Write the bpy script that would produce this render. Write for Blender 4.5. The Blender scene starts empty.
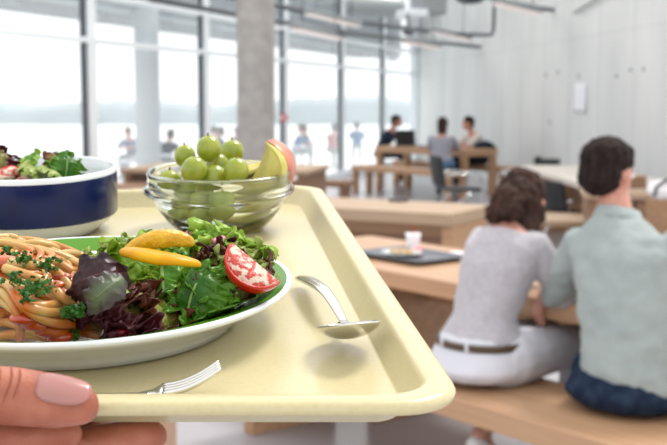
import bpy, bmesh, math, random
from mathutils import Vector, Matrix, Euler, noise
PI = math.pi
R = math.radians
sc = bpy.context.scene
col = sc.collection
rnd = random.Random(7)

# ------------------------------------------------------------------ camera
FPX = 1100.0
PITCH = math.atan(119.5 / FPX)
CAMZ = 1.5
cam_d = bpy.data.cameras.new('camera')
cam = bpy.data.objects.new('camera', cam_d)
col.objects.link(cam)
cam.location = (0, 0, CAMZ)
cam.rotation_euler = (PI / 2 - PITCH, 0, 0)
cam_d.sensor_width = 36
cam_d.lens = FPX / 667 * 36
cam_d.clip_start = 0.02
cam_d.clip_end = 3000
cam_d.dof.use_dof = True
cam_d.dof.focus_distance = 0.60
cam_d.dof.aperture_fstop = 17
sc.camera = cam
FWD = Vector((0, math.cos(PITCH), -math.sin(PITCH)))
UPV = Vector((0, math.sin(PITCH), math.cos(PITCH)))

def ray(u, v):
    return FWD + Vector((1, 0, 0)) * ((u - 333.5) / FPX) + UPV * ((222.5 - v) / FPX)
def atz(u, v, z):
    r = ray(u, v)
    return Vector((0, 0, CAMZ)) + r * ((z - CAMZ) / r.z)
def atd(u, v, d):
    r = ray(u, v)
    return Vector((0, 0, CAMZ)) + r * (d / r.y)

# tray frame
AL = math.atan(222.5 / FPX)
S_, C_ = math.sin(AL), math.cos(AL)
H_FLOOR = 0.182
TF = UPV * S_ + FWD * C_
TN = UPV * C_ - FWD * S_
TM = Matrix(((1, TF.x, TN.x, 0), (0, TF.y, TN.y, 0), (0, TF.z, TN.z, 0), (0, 0, 0, 1)))
TM = Matrix.Translation(Vector((0, 0, CAMZ)) - TN * H_FLOOR) @ TM
def P(u, v, z=0.0):
    g = H_FLOOR - z
    vp = (222.5 - v) / FPX
    b = g * (C_ + vp * S_) / (S_ - vp * C_)
    return Vector(((u - 333.5) / FPX * (b * C_ + g * S_), b, z))

# ------------------------------------------------------------------ materials
MATS = {}
def mat(name, color, rough=0.6, spec=0.5, color2=None, scale=8.0, stretch=(1, 1, 1), bump=0.0, bscale=None,
        metal=0.0, sss=0.0, coat=0.0, lo=0.35, hi=0.65, detail=4.0, coords='Object', trans=0.0, ior=1.45, sheen=0.0):
    if name in MATS: return MATS[name]
    m = bpy.data.materials.new(name); m.use_nodes = True
    nt = m.node_tree; b = nt.nodes['Principled BSDF']
    b.inputs['Base Color'].default_value = (*color, 1)
    b.inputs['Roughness'].default_value = rough
    b.inputs['Specular IOR Level'].default_value = spec
    b.inputs['Metallic'].default_value = metal
    b.inputs['Coat Weight'].default_value = coat
    b.inputs['Transmission Weight'].default_value = trans
    b.inputs['IOR'].default_value = ior
    b.inputs['Sheen Weight'].default_value = sheen
    if sss:
        b.inputs['Subsurface Weight'].default_value = sss
        b.inputs['Subsurface Radius'].default_value = (0.006, 0.002, 0.001)
        b.inputs['Subsurface Scale'].default_value = 1.0
    tc = nt.nodes.new('ShaderNodeTexCoord'); mp = nt.nodes.new('ShaderNodeMapping')
    nt.links.new(tc.outputs[coords], mp.inputs[0])
    mp.inputs['Scale'].default_value = stretch
    if color2 is not None:
        n = nt.nodes.new('ShaderNodeTexNoise'); n.inputs['Scale'].default_value = scale; n.inputs['Detail'].default_value = detail
        nt.links.new(mp.outputs[0], n.inputs['Vector'])
        r = nt.nodes.new('ShaderNodeValToRGB')
        r.color_ramp.elements[0].position = lo; r.color_ramp.elements[1].position = hi
        r.color_ramp.elements[0].color = (*color, 1); r.color_ramp.elements[1].color = (*color2, 1)
        nt.links.new(n.outputs[0], r.inputs[0]); nt.links.new(r.outputs[0], b.inputs['Base Color'])
    if bump:
        n2 = nt.nodes.new('ShaderNodeTexNoise'); n2.inputs['Scale'].default_value = bscale or scale
        n2.inputs['Detail'].default_value = 3
        nt.links.new(mp.outputs[0], n2.inputs['Vector'])
        bp = nt.nodes.new('ShaderNodeBump'); bp.inputs['Strength'].default_value = bump; bp.inputs['Distance'].default_value = 0.01
        nt.links.new(n2.outputs[0], bp.inputs['Height']); nt.links.new(bp.outputs[0], b.inputs['Normal'])
    MATS[name] = m
    return m

def emis(name, color, strength):
    m = bpy.data.materials.new(name); m.use_nodes = True
    nt = m.node_tree; b = nt.nodes['Principled BSDF']
    b.inputs['Base Color'].default_value = (*color, 1)
    b.inputs['Emission Color'].default_value = (*color, 1); b.inputs['Emission Strength'].default_value = strength
    return m

M_oak = mat('oak', (0.38, 0.215, 0.115), 0.42, 0.5, (0.48, 0.29, 0.17), 3.0, (0.5, 9, 9), lo=0.3, hi=0.7)
M_oak_pale = mat('oak_pale', (0.36, 0.25, 0.165), 0.5, 0.3, (0.43, 0.31, 0.21), 3.0, (0.5, 9, 9), lo=0.3, hi=0.7)
M_oak_dark = mat('oak_dark', (0.20, 0.105, 0.06), 0.5, 0.4, (0.28, 0.16, 0.095), 3.0, (0.5, 9, 9), lo=0.3, hi=0.7)
M_tray = mat('tray_plastic', (0.49, 0.425, 0.235), 0.30, 0.5, (0.51, 0.445, 0.255), 320, lo=0.42, hi=0.5, coat=0.1)
M_white_cer = mat('white_ceramic', (0.66, 0.70, 0.71), 0.12, 0.6, coat=0.3)
M_green_cer = mat('green_glaze', (0.065, 0.20, 0.006), 0.25, 0.2)
M_blue_cer = mat('blue_glaze', (0.003, 0.008, 0.055), 0.2, 0.35, (0.005, 0.014, 0.085), 30)
M_steel = mat('cutlery_steel', (0.62, 0.61, 0.58), 0.16, metal=1.0)
M_skin = mat('skin', (0.48, 0.21, 0.15), 0.5, 0.4, (0.56, 0.29, 0.22), 60, sss=0.15, bump=0.05, bscale=500)
M_hand = mat('hand_skin', (0.25, 0.065, 0.035), 0.45, 0.35, (0.40, 0.15, 0.095), 45, sss=0.3, bump=0.12, bscale=420, lo=.3, hi=.7)
M_nail = mat('nail', (0.34, 0.15, 0.13), 0.2, 0.5, sss=0.2, coat=0.2)
M_hair = mat('brown_hair', (0.020, 0.011, 0.009), 0.7, 0.15, (0.075, 0.038, 0.028), 16, (3, 3, .6), bump=0.8, bscale=30, lo=0.3, hi=0.75)
M_hair2 = mat('dark_hair', (0.010, 0.007, 0.007), 0.75, 0.12, (0.035, 0.022, 0.020), 18, (3, 3, .6), bump=0.8, bscale=30, lo=0.3, hi=0.75)
M_concrete_col = mat('column_concrete', (0.33, 0.315, 0.30), 0.8, 0.3, (0.40, 0.38, 0.36), 9, bump=0.1)
M_white_col = mat('white_render', (0.50, 0.54, 0.56), 0.8, 0.3)
M_mull = mat('window_frame_paint', (0.82, 0.87, 0.90), 0.5, 0.4)
M_dark = mat('dark_metal', (0.09, 0.10, 0.115), 0.5, 0.4)
M_grey = mat('grey_metal', (0.30, 0.32, 0.33), 0.5, 0.4)
M_galv = mat('galvanised_metal', (0.45, 0.48, 0.49), 0.4, metal=0.4)
M_black = mat('black_mesh', (0.018, 0.02, 0.024), 0.6)
M_chrome = mat('chrome', (0.75, 0.77, 0.79), 0.15, metal=1.0)
M_shirt_m = mat('grey_green_cotton', (0.27, 0.31, 0.305), 0.9, 0.2, (0.31, 0.35, 0.345), 9, bump=0.35, bscale=14, sheen=0.2)
M_shirt_w = mat('heather_grey_knit', (0.37, 0.35, 0.38), 0.95, 0.2, (0.43, 0.41, 0.44), 60, bump=0.3, bscale=16, sheen=0.3)
M_white_cloth = mat('white_cotton', (0.58, 0.58, 0.63), 0.9, 0.2, bump=0.35, bscale=14)
M_denim = mat('dark_denim', (0.010, 0.017, 0.036), 0.9, 0.1, (0.022, 0.036, 0.064), 22, bump=0.3, bscale=20)
M_jeans = mat('blue_jeans', (0.10, 0.18, 0.30), 0.9, 0.2)
M_navy = mat('navy_cloth', (0.02, 0.025, 0.04), 0.9, 0.2)
M_belt = mat('brown_belt', (0.07, 0.04, 0.02), 0.4, 0.5)
M_buckle = mat('brass', (0.45, 0.36, 0.2), 0.3, metal=1.0)
M_terr = mat('terrace_paving', (0.80, 0.80, 0.78), 0.9, 0.2, (0.85, 0.85, 0.84), 0.6)
M_water = mat('river_water', (0.75, 0.82, 0.86), 0.35, 0.5, bump=0.2, bscale=0.3)
M_bank = mat('hazy_bank', (0.36, 0.42, 0.43), 1.0, 0.0, (0.48, 0.53, 0.55), 0.03)  # bank colour paled so it carries the distant haze itself
M_soffit = mat('soffit_panel', (0.28, 0.30, 0.32), 0.8, 0.2)
M_paper = mat('white_paper', (0.86, 0.86, 0.9), 0.9, 0.1)
M_red = mat('red_plastic', (0.5, 0.01, 0.015), 0.5, 0.1)
M_cup = mat('white_card', (0.85, 0.83, 0.85), 0.8)
M_pasta = None

# glass
def glass_mat(name, tint=(0.97, 0.99, 0.98), rough=0.0, ior=1.45):
    m = bpy.data.materials.new(name); m.use_nodes = True
    nt = m.node_tree; nt.nodes.clear()
    o = nt.nodes.new('ShaderNodeOutputMaterial')
    g = nt.nodes.new('ShaderNodeBsdfGlass'); g.inputs['Color'].default_value = (*tint, 1)
    g.inputs['Roughness'].default_value = rough; g.inputs['IOR'].default_value = ior
    nt.links.new(g.outputs[0], o.inputs[0])
    return m
M_glass = glass_mat('clear_glass')
def pane_mat():
    m = bpy.data.materials.new('window_glass'); m.use_nodes = True
    nt = m.node_tree; nt.nodes.clear()
    o = nt.nodes.new('ShaderNodeOutputMaterial')
    t = nt.nodes.new('ShaderNodeBsdfTransparent'); t.inputs[0].default_value = (0.97, 0.985, 0.99, 1)
    tl = nt.nodes.new('ShaderNodeBsdfTranslucent'); tl.inputs[0].default_value = (0.95, 0.97, 1.0, 1)  # white translucent share added to bleach the view outside, imitating glare
    gl = nt.nodes.new('ShaderNodeBsdfGlossy'); gl.inputs['Roughness'].default_value = 0.02
    mx = nt.nodes.new('ShaderNodeMixShader'); mx.inputs[0].default_value = 0.14
    mx2 = nt.nodes.new('ShaderNodeMixShader'); mx2.inputs[0].default_value = 0.04
    nt.links.new(t.outputs[0], mx.inputs[1]); nt.links.new(tl.outputs[0], mx.inputs[2])
    nt.links.new(mx.outputs[0], mx2.inputs[1]); nt.links.new(gl.outputs[0], mx2.inputs[2])
    nt.links.new(mx2.outputs[0], o.inputs[0])
    return m
M_pane = pane_mat()

# ------------------------------------------------------------------ mesh builder
def empty(name, m=None, label=None, cat=None, group=None):
    o = bpy.data.objects.new(name, None); col.objects.link(o)
    o.empty_display_size = 0.05
    if m is not None: o.matrix_world = m
    tag(o, label, cat, group)
    return o
def tag(o, label=None, cat=None, group=None, kind=None):
    if label: o['label'] = label
    if cat: o['category'] = cat
    if group: o['group'] = group
    if kind: o['kind'] = kind
    return o

class MB:
    def __init__(s): s.v = []; s.f = []; s.mi = []; s.uv = None
    def add(s, vs, fs, mi=0):
        n = len(s.v); s.v += [Vector(x) for x in vs]; s.f += [tuple(i + n for i in f) for f in fs]; s.mi += [mi] * len(fs)
        return s
    def box(s, c, d, rot=None, mi=0):
        m = rot.to_3x3() if rot else Matrix.Identity(3)
        vs = [Vector(c) + m @ Vector((x * d[0] / 2, y * d[1] / 2, z * d[2] / 2)) for x in (-1, 1) for y in (-1, 1) for z in (-1, 1)]
        return s.add(vs, [(0, 1, 3, 2), (4, 6, 7, 5), (0, 4, 5, 1), (2, 3, 7, 6), (0, 2, 6, 4), (1, 5, 7, 3)], mi)
    def loft(s, rings, close=True, cap=True, mi=0, mis=None):
        n = len(rings[0]); vs = [p for r in rings for p in r]; fs = []; ms = []
        for i in range(len(rings) - 1):
            for j in range(n if close else n - 1):
                k = (j + 1) % n
                fs.append((i * n + j, i * n + k, (i + 1) * n + k, (i + 1) * n + j)); ms.append(mis[i] if mis else mi)
        if cap:
            fs.append(tuple(range(n))[::-1]); ms.append(ms[0] if mis else mi)
            fs.append(tuple((len(rings) - 1) * n + j for j in range(n))); ms.append(ms[-2] if mis else mi)
        b = len(s.v); s.v += [Vector(x) for x in vs]; s.f += [tuple(i + b for i in f) for f in fs]; s.mi += ms
        return s
    def lathe(s, prof, n=48, c=(0, 0, 0), mis=None, wob=None):
        rings = []
        for (r, z) in prof:
            r = max(r, 1e-5)
            rings.append([Vector(c) + Vector((r * math.cos(2 * PI * j / n), r * math.sin(2 * PI * j / n), z)) for j in range(n)])
        return s.loft(rings, True, True, 0, mis)
    def tube(s, pts, r, n=10, mi=0, flat=1.0, up=Vector((0, 0, 1))):
        pts = [Vector(p) for p in pts]; rs = r if isinstance(r, (list, tuple)) else [r] * len(pts)
        rings = []
        for i, p in enumerate(pts):
            t = (pts[min(i + 1, len(pts) - 1)] - pts[max(i - 1, 0)])
            t = t.normalized() if t.length > 1e-9 else Vector((0, 0, 1))
            a = t.cross(up)
            if a.length < 1e-3: a = t.cross(Vector((1, 0, 0)))
            a.normalize(); b = a.cross(t).normalized()
            rings.append([p + a * (rs[i] * math.cos(2 * PI * j / n)) + b * (rs[i] * flat * math.sin(2 * PI * j / n)) for j in range(n)])
        return s.loft(rings, True, True, mi)
    def ell(s, c, r, rot=None, nu=16, nv=10, mi=0):
        c = Vector(c); r = Vector(r) if not isinstance(r, (int, float)) else Vector((r, r, r))
        m = rot.to_3x3() if rot else Matrix.Identity(3)
        rings = []
        for i in range(nv + 1):
            th = PI * i / nv; rr = max(math.sin(th), 1e-3)
            rings.append([c + m @ Vector((r.x * rr * math.cos(2 * PI * j / nu), r.y * rr * math.sin(2 * PI * j / nu), -r.z * math.cos(th))) for j in range(nu)])
        return s.loft(rings, True, True, mi)
    def cap(s, a, ra, b, rb, n=14):        # tapered capsule
        a = Vector(a); b = Vector(b); t = (b - a)
        L = t.length; t = t.normalized() if L > 1e-9 else Vector((0, 0, 1))
        x = t.orthogonal().normalized(); y = t.cross(x)
        rings = []
        for k in range(4):
            th = PI / 2 * (1 - k / 3.0) 
            rr = max(math.cos(th), 0.02) * ra; q = a - t * ra * math.sin(th)
            rings.append([q + x * rr * math.cos(2 * PI * j / n) + y * rr * math.sin(2 * PI * j / n) for j in range(n)])
        for k in range(4):
            th = PI / 2 * (k / 3.0)
            rr = max(math.cos(th), 0.02) * rb; q = b + t * rb * math.sin(th)
            rings.append([q + x * rr * math.cos(2 * PI * j / n) + y * rr * math.sin(2 * PI * j / n) for j in range(n)])
        return s.loft(rings)
    def build(s, name, mats, parent=None, smooth=True, bevel=0, remesh=0, sub=0, sm=0, disp=0, dscale=0.1, solid=0, mw=None, recalc=True):
        me = bpy.data.meshes.new(name); me.from_pydata([tuple(v) for v in s.v], [], s.f)
        ms = mats if isinstance(mats, (list, tuple)) else [mats]
        for m in ms: me.materials.append(m)
        for p, i in zip(me.polygons, s.mi): p.material_index = min(i, len(ms) - 1)
        if s.uv:
            ul = me.uv_layers.new(name='uv')
            for lp in me.loops: ul.data[lp.index].uv = s.uv[lp.vertex_index]
        if recalc:
            bm = bmesh.new(); bm.from_mesh(me); bmesh.ops.recalc_face_normals(bm, faces=bm.faces); bm.to_mesh(me); bm.free()
        if smooth:
            for p in me.polygons: p.use_smooth = True
        o = bpy.data.objects.new(name, me); col.objects.link(o)
        if parent: o.parent = parent
        if mw is not None: o.matrix_world = mw
        if bevel:
            b = o.modifiers.new('bevel', 'BEVEL'); b.width = bevel; b.segments = 2; b.limit_method = 'ANGLE'; b.angle_limit = R(40)
        if remesh:
            r = o.modifiers.new('remesh', 'REMESH'); r.mode = 'VOXEL'; r.voxel_size = remesh; r.use_smooth_shade = True
        if sm:
            q = o.modifiers.new('smooth', 'SMOOTH'); q.iterations = sm; q.factor = 0.5
        if solid:
            q = o.modifiers.new('solid', 'SOLIDIFY'); q.thickness = solid; q.offset = 0
        if sub:
            q = o.modifiers.new('sub', 'SUBSURF'); q.levels = sub; q.render_levels = sub
        if disp:
            t = bpy.data.textures.new('clouds', 'CLOUDS'); t.noise_scale = dscale
            q = o.modifiers.new('disp', 'DISPLACE'); q.texture = t; q.strength = disp; q.mid_level = 0.5
        return o

def struct(o): o['kind'] = 'structure'; return o
def frameM(loc, t, up=Vector((0, 0, 1))):       # x along t, z up
    t = Vector(t).normalized(); y = up.cross(t).normalized(); z = t.cross(y)
    m = Matrix((t, y, z)).transposed().to_4x4(); m.translation = loc
    return m

# ------------------------------------------------------------------ the setting
def FX(d): return -6.98 + 0.321 * d             # facade line
FT = Vector((0.321, 1, 0)).normalized(); FN = Vector((-1, 0.321, 0)).normalized()   # FN = outwards
def WX(d): return 2.14 + 0.12 * (28.4 - d)      # concrete wall line

# floor
fm = mat('polished_floor', (0.35, 0.335, 0.355), 0.25, 0.5, (0.39, 0.375, 0.395), 0.8, bump=0.01)
def poly_slab(name, pts, z0, z1, m, smooth=False):
    n = len(pts); vs = [Vector((p[0], p[1], z1)) for p in pts] + [Vector((p[0], p[1], z0)) for p in pts]
    fs = [tuple(range(n)), tuple(range(2 * n - 1, n - 1, -1))] + [(i, i + n, (i + 1) % n + n, (i + 1) % n) for i in range(n)]
    b = MB(); b.add(vs, fs); return b.build(name, m, smooth=False)
struct(poly_slab('floor', [(FX(-2) , -2), (6.2, -2), (WX(8) + 0.05, 8), (WX(28.4), 28.5), (FX(28.4), 28.4)], -0.12, 0.0, fm))

# concrete wall (right)
def wall_material():
    m = mat('board_marked_concrete', (0.66, 0.67, 0.66), 0.75, 0.3, (0.76, 0.77, 0.76), 1.1, (1, 1, 0.5), lo=0.3, hi=0.72, bump=0.1, bscale=6)
    nt = m.node_tree; b = nt.nodes['Principled BSDF']
    src = b.inputs['Base Color'].links[0].from_socket
    tc = nt.nodes.new('ShaderNodeTexCoord'); sx = nt.nodes.new('ShaderNodeSeparateXYZ'); nt.links.new(tc.outputs['Object'], sx.inputs[0])
    def line(sock, period, w, off=0.0):
        a = nt.nodes.new('ShaderNodeMath'); a.operation = 'ADD'; nt.links.new(sock, a.inputs[0]); a.inputs[1].default_value = off
        q = nt.nodes.new('ShaderNodeMath'); q.operation = 'PINGPONG'; nt.links.new(a.outputs[0], q.inputs[0]); q.inputs[1].default_value = period / 2
        l = nt.nodes.new('ShaderNodeMath'); l.operation = 'LESS_THAN'; nt.links.new(q.outputs[0], l.inputs[0]); l.inputs[1].default_value = w
        return l.outputs[0]
    l1 = line(sx.outputs[0], 1.25, 0.018); l2 = line(sx.outputs[0], 0.42, 0.012, 0.17); l3 = line(sx.outputs[2], 2.7, 0.02, 0.25)
    mx = None; cur = src
    for s_, f in ((l1, 0.22), (l2, 0.08), (l3, 0.07)):
        mul = nt.nodes.new('ShaderNodeMath'); mul.operation = 'MULTIPLY'; nt.links.new(s_, mul.inputs[0]); mul.inputs[1].default_value = f
        mx = nt.nodes.new('ShaderNodeMix'); mx.data_type = 'RGBA'
        nt.links.new(mul.outputs[0], mx.inputs[0]); nt.links.new(cur, mx.inputs[6]); mx.inputs[7].default_value = (0.12, 0.12, 0.12, 1)
        cur = mx.outputs[2]
    nt.links.new(cur, b.inputs['Base Color'])
    return m
WT = (Vector((WX(28.4), 28.4, 0)) - Vector((WX(8), 8, 0)))
WL = WT.length; WT.normalize()
wb = MB(); wb.box((WL / 2, -0.15, 2.6), (WL, 0.3, 5.2))
wallr = wb.build('wall_right', wall_material(), smooth=False, mw=frameM(Vector((WX(8), 8, 0)), WT)); struct(wallr)
# tie holes of the formwork
th = MB()
for u, v in ((546, 75), (558, 72), (579, 76), (617, 76), (631, 70), (644, 69), (550, 122)):
    r = ray(u, v); 
    # intersect with wall plane
    a = (2.14 + 0.12 * 28.4) / (r.x / r.y + 0.12)
    p = Vector((0, 0, CAMZ)) + r * (a / r.y)
    th.ell(p, 0.022, nu=8, nv=6)
th.v = [wallr.matrix_world.inverted() @ v for v in th.v]
o = th.build('tie_hole', M_dark, wallr); o['kind'] = 'stuff'

# glazed facade
mds = [9.8, 12.84, 15.9, 19.05, 22.2, 25.2, 28.25]
Z1 = 4.6
for i in range(len(mds) - 1):
    d0, d1 = mds[i], mds[i + 1]
    p0 = Vector((FX(d0), d0, 0)); p1 = Vector((FX(d1), d1, 0)); L = (p1 - p0).length
    root = empty('window_%d' % (i + 1), frameM(p0, FT)); root['kind'] = 'structure'
    w = 0.17
    b = MB(); b.box((0.0 + w / 2, 0.02, Z1 / 2), (w, 0.12, Z1)); b.box((-0.02, 0.02, Z1 / 2), (0.04, 0.06, Z1), mi=1)
    for z, h in ((0.07, 0.14), (2.22, 0.055), (2.76, 0.05)): b.box((L / 2 + w / 2, 0.0, z), (L - w, 0.16 if z > 1 else 0.3, h))
    if i == 5: b.box((L - 0.0, 0.02, Z1 / 2), (0.16, 0.2, Z1))
    b.build('window_frame', [M_mull, M_dark], root, smooth=False)
    b = MB(); b.box((L / 2, 0.03, 1.18), (L - w, 0.012, 2.02)); b.box((L / 2, 0.03, 2.49), (L - w, 0.012, 0.48)); b.box((L / 2, 0.03, 3.69), (L - w, 0.012, 1.8))
    b.build('pane', M_pane, root, smooth=False)
# roof overhang beyond the glass
b = MB()
q0 = Vector((FX(6), 6, 0)) + FN * 0.55; L = 24
b.box((L / 2, 0.6, 3.68), (L, 1.2, 2.0))
for k in range(13): b.box((1 + k * 1.9, 0.15, 2.64), (0.07, 0.25, 0.10), mi=1)
b.box((L / 2, -0.03, 2.70), (L, 0.05, 0.05), mi=1)
struct(b.build('trim_1', [M_soffit, M_white_col], smooth=False, mw=frameM(q0, FT)))

# outside: terrace, river, bank
def quad_strip(name, a0, a1, o0, o1, z0, z1, m):
    pts = [Vector((FX(a0), a0, 0)) + FN * o0, Vector((FX(a1), a1, 0)) + FN * o0, Vector((FX(a1), a1, 0)) + FN * o1, Vector((FX(a0), a0, 0)) + FN * o1]
    return poly_slab(name, [(p.x, p.y) for p in pts], z0, z1, m)
struct(quad_strip('ground', 0, 60, 0.2, 16, -0.6, -0.35, M_terr))
struct(poly_slab('water', [(-400, -10), (-16, 20), (20, 70), (250, 90), (300, 420), (-400, 420)], -5.3, -4.8, M_water))
bk = MB()
N = 240
rows = []
for i in range(N + 1):
    x = -260 + 460 * i / N
    h1 = 1.6 + 3.2 * noise.noise(Vector((x * 0.035, 1.3, 0))) + 1.7 * abs(noise.noise(Vector((x * 0.16, 7, 0)))) + 0.9 * noise.noise(Vector((x * 0.5, 3, 0)))
    rows.append([Vector((x, 330, -6)), Vector((x, 331, h1 - 2.6)), Vector((x, 336, h1)), Vector((x, 370, h1 - 1)), Vector((x, 371, -6))])
bk.loft(rows, close=False, cap=False)
struct(bk.build('far_bank', M_bank))

# concrete column inside, white column outside
def column(name, label, px, d, r0, r1, m, z1=5.0):
    x = (px - 333.5) / FPX * d
    b = MB(); b.lathe([(r0, -0.35 if z1 < 4 else 0), (r0, 0.02), (r0 * 1.0, z1 * 0.5), (r1, z1)], 40)
    o = b.build(name, m, mw=Matrix.Translation((x, d, 0))); tag(o, label, 'column'); return o
column('concrete_column', 'thick round grey concrete column standing behind the bowl of grapes', 256.5, 12.0, 0.205, 0.215, M_concrete_col)
column('white_column', 'slim round white column outside the glass, left of the concrete one', 148.5, 15.0, 0.165, 0.165, M_white_col, 2.75)
# slim steel post beside the corner, as in the facade

# ------------------------------------------------------------------ exit sign
p = atd(284, 117.5, 18.6)
b = MB(); b.box((0, 0, 0), (0.12, 0.03, 0.12)); rt = empty('exit_sign', frameM(p, Vector((1, 0, 0))), 'small red and white emergency sign on the window post right of the concrete column', 'sign')
b.build('sign_panel', M_red, rt, smooth=False)
b = MB(); b.box((-0.012, -0.018, 0.0), (0.05, 0.008, 0.05)); b.box((0.03, -0.018, 0.02), (0.015, 0.008, 0.03)); b.build('pictogram', M_paper, rt, smooth=False)

# paper sheet on wall
def wall_at(u, v, off=0.012):
    r = ray(u, v); a = (2.14 + 0.12 * 28.4 - off) / (r.x / r.y + 0.12)
    return Vector((0, 0, CAMZ)) + r * (a / r.y)
pa = wall_at(575, 84); pb = wall_at(587, 84); pc = wall_at(575, 112)
b = MB(); hh = pa.z - pc.z; L = (pb - pa).length
g = [[Vector((L * i / 8, -0.01 + 0.006 * math.sin(i * 0.9 + j * 0.5), -hh * j / 8)) for i in range(9)] for j in range(9)]
b.loft(g, close=False, cap=False)
m4 = frameM(pa, -WT); o = b.build('paper_sheet', M_paper, solid=0.004, mw=m4); tag(o, 'white paper sheet taped to the concrete wall above the man', 'poster')

# ------------------------------------------------------------------ ceiling services
def lamp_fixture(u0, v0, u1, v1, label, z=2.8):
    a = atz(u0, v0, z); c = atz(u1, v1, z); L = (c - a).length
    root = empty('linear_lamp', frameM(a, c - a), label, 'ceiling lamp')
    b = MB(); b.box((L / 2, 0, 0.045), (L, 0.16, 0.07)); b.build('housing', M_grey, root, smooth=False, bevel=0.01)
    b = MB(); b.box((L / 2, 0, -0.005), (L - 0.04, 0.13, 0.03)); b.build('diffuser', M_tube, root, smooth=False, bevel=0.01)
    for k in (0.15, 0.85):
        b = MB(); b.tube([(L * k, 0, 0.08), (L * k, 0, 2.4)], 0.008, 6); b.build('hanger', M_dark, root)
    return root
M_tube = emis('lit_diffuser', (0.9, 0.80, 0.77), 0.3)
lamp_fixture(308, 14, 358, 26, 'upper left hanging strip lamp, just right of the concrete column')
lamp_fixture(295, 29, 341, 39, 'lower left hanging strip lamp, nearest the concrete column', 2.5)
lamp_fixture(404, 42, 438, 48, 'lowest hanging strip lamp, in front of the window corner', 2.5)
lamp_fixture(433, 32, 468, 39.5, 'short hanging strip lamp just below the boxy air unit')
lamp_fixture(497, 4, 538, 14, 'rightmost hanging strip lamp in front of the concrete wall')
def pipe(name, pts, z, r, label, m=M_dark):
    b = MB(); b.tube([atz(u, v, z) for u, v in pts] , r, 8); o = b.build(name, m); tag(o, label, 'pipe'); return o
pipe('cable_rail', [(150, -19), (275, 5), (345, 20), (420, 30), (480, 37)], 2.95, 0.042, 'dark upper cable rail carrying the strip lamps')
pipe('cable_rail', [(150, -1), (275, 21), (360, 34), (480, 47)], 2.60, 0.032, 'thin lower cable rail running to the wall')
pipe('cable_rail', [(470, -8), (497, -1), (538, 8), (574, 13)], 2.95, 0.034, 'dark cable rail above the rightmost strip lamp')
b = MB(); pts = [atd(455, 34, 19), atd(484, 35, 18.8), atd(492, 34.5, 18.8), atd(493.5, 28, 18.8), atd(495, -12, 18.8)]
b.tube(pts, 0.03, 8); tag(b.build('conduit', M_dark), 'bent dark conduit rising at the left part of the concrete wall', 'pipe')
b = MB(); pts = [wall_at(574, 13, .05), wall_at(582, 8, .05), wall_at(592, 2, .05), wall_at(606, -8, .05)]
b.tube(pts, 0.02, 8); tag(b.build('conduit', M_grey), 'curved cable climbing the concrete wall at the top right', 'pipe')
# duct and air unit
b = MB(); A = atz(180, -10, 3.5); B_ = atz(398, 8, 3.5)
n = 60; b.tube([A + (B_ - A) * (i / n) for i in range(n + 1)], [0.22 + 0.012 * (i % 2) for i in range(n + 1)], 20)
tag(b.build('air_duct', M_galv), 'round galvanised air duct running along the top of the windows', 'duct')
c0 = atd(428, 8, 17.5)
rt = empty('air_unit', frameM(c0, Vector((1, 0.25, 0))), 'boxy grey air handling unit hanging at the end of the duct', 'air unit')
b = MB(); b.box((0.02, 0, 0.04), (0.42, 0.5, 0.3)); b.build('casing', M_grey, rt, smooth=False, bevel=0.02)
b = MB(); b.box((-0.28, -0.05, -0.1), (0.38, 0.5, 0.12)); b.build('tray_panel', M_mull, rt, smooth=False, bevel=0.02)
b = MB(); b.tube([(0.1, -0.1, 0.1), (0.1, -0.1, 1.2)], 0.01, 6); b.build('hanger', M_dark, rt)
c0 = atd(408, 30, 17.0)
b = MB(); b.ell(c0 + Vector((0, 0, -0.03)), (0.09, 0.09, 0.06)); b.tube([c0, c0 + Vector((0, 0, 0.25))], 0.02, 8)
tag(b.build('spotlight', M_dark), 'small dark spotlight below the boxy air unit', 'spotlight')
c0 = atd(470, -3, 15.5)
b = MB(); b.ell(c0, (0.22, 0.2, 0.10)); b.ell(c0 + Vector((0, 0, .05)), (0.12, 0.12, 0.12)); b.tube([c0, c0 + Vector((0, 0, 0.8))], 0.02, 8)
tag(b.build('loudspeaker', M_dark), 'dark dome fixture cut by the top edge above the wall conduit', 'ceiling fixture')

# ------------------------------------------------------------------ tables and benches
Tn = Vector((0.785, 0.62, 0)); Tt = Vector((0.62, -0.785, 0))
def NT(n, t, z=0.0): return Tn * n + Tt * t + Vector((0, 0, z))
def slab_table(name, label, cat, n0, n1, t0, t1, z, th, panels, m, group=None, Nv=None, Tv=None, pz=0.075, mp=None, inset=0.06, posts=False):
    """long axis x = t direction, y = n direction; panels = list of t positions"""
    a = (Nv or Tn); t = (Tv or Tt)
    org = a * n0 + t * t0
    mw = Matrix((t, a, Vector((0, 0, 1)))).transposed().to_4x4()
    if mw.to_3x3().determinant() < 0: mw = Matrix((-t, a, Vector((0, 0, 1)))).transposed().to_4x4(); sg = -1
    else: sg = 1
    mw.translation = org
    root = empty(name, mw, label, cat, group)
    L = (t1 - t0) * sg; D = n1 - n0
    top = MB(); top.box((L / 2, D / 2, z - th / 2), (abs(L), D, th)); top.build('tabletop' if cat == 'table' else 'seat', m, root, smooth=False, bevel=0.006)
    for pt in panels:
        for yy, ww in (((pz / 2, pz), (D - pz / 2, pz)) if posts else ((D / 2, D - 2 * inset),)):
            q = MB(); q.box(((pt - t0) * sg, yy, (z - th) / 2), (pz, ww, z - th)); q.build('leg', mp or m, root, smooth=False, bevel=0.004)
    if cat == 'table' and len(panels) > 1 and not posts:
        q = MB(); p0 = (panels[0] - t0) * sg; p1 = (panels[-1] - t0) * sg
        q.box(((p0 + p1) / 2, D / 2, z - th - 0.06), (abs(p1 - p0) - pz, 0.05, 0.12)); q.build('apron', mp or m, root, smooth=False)
    return root
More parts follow.
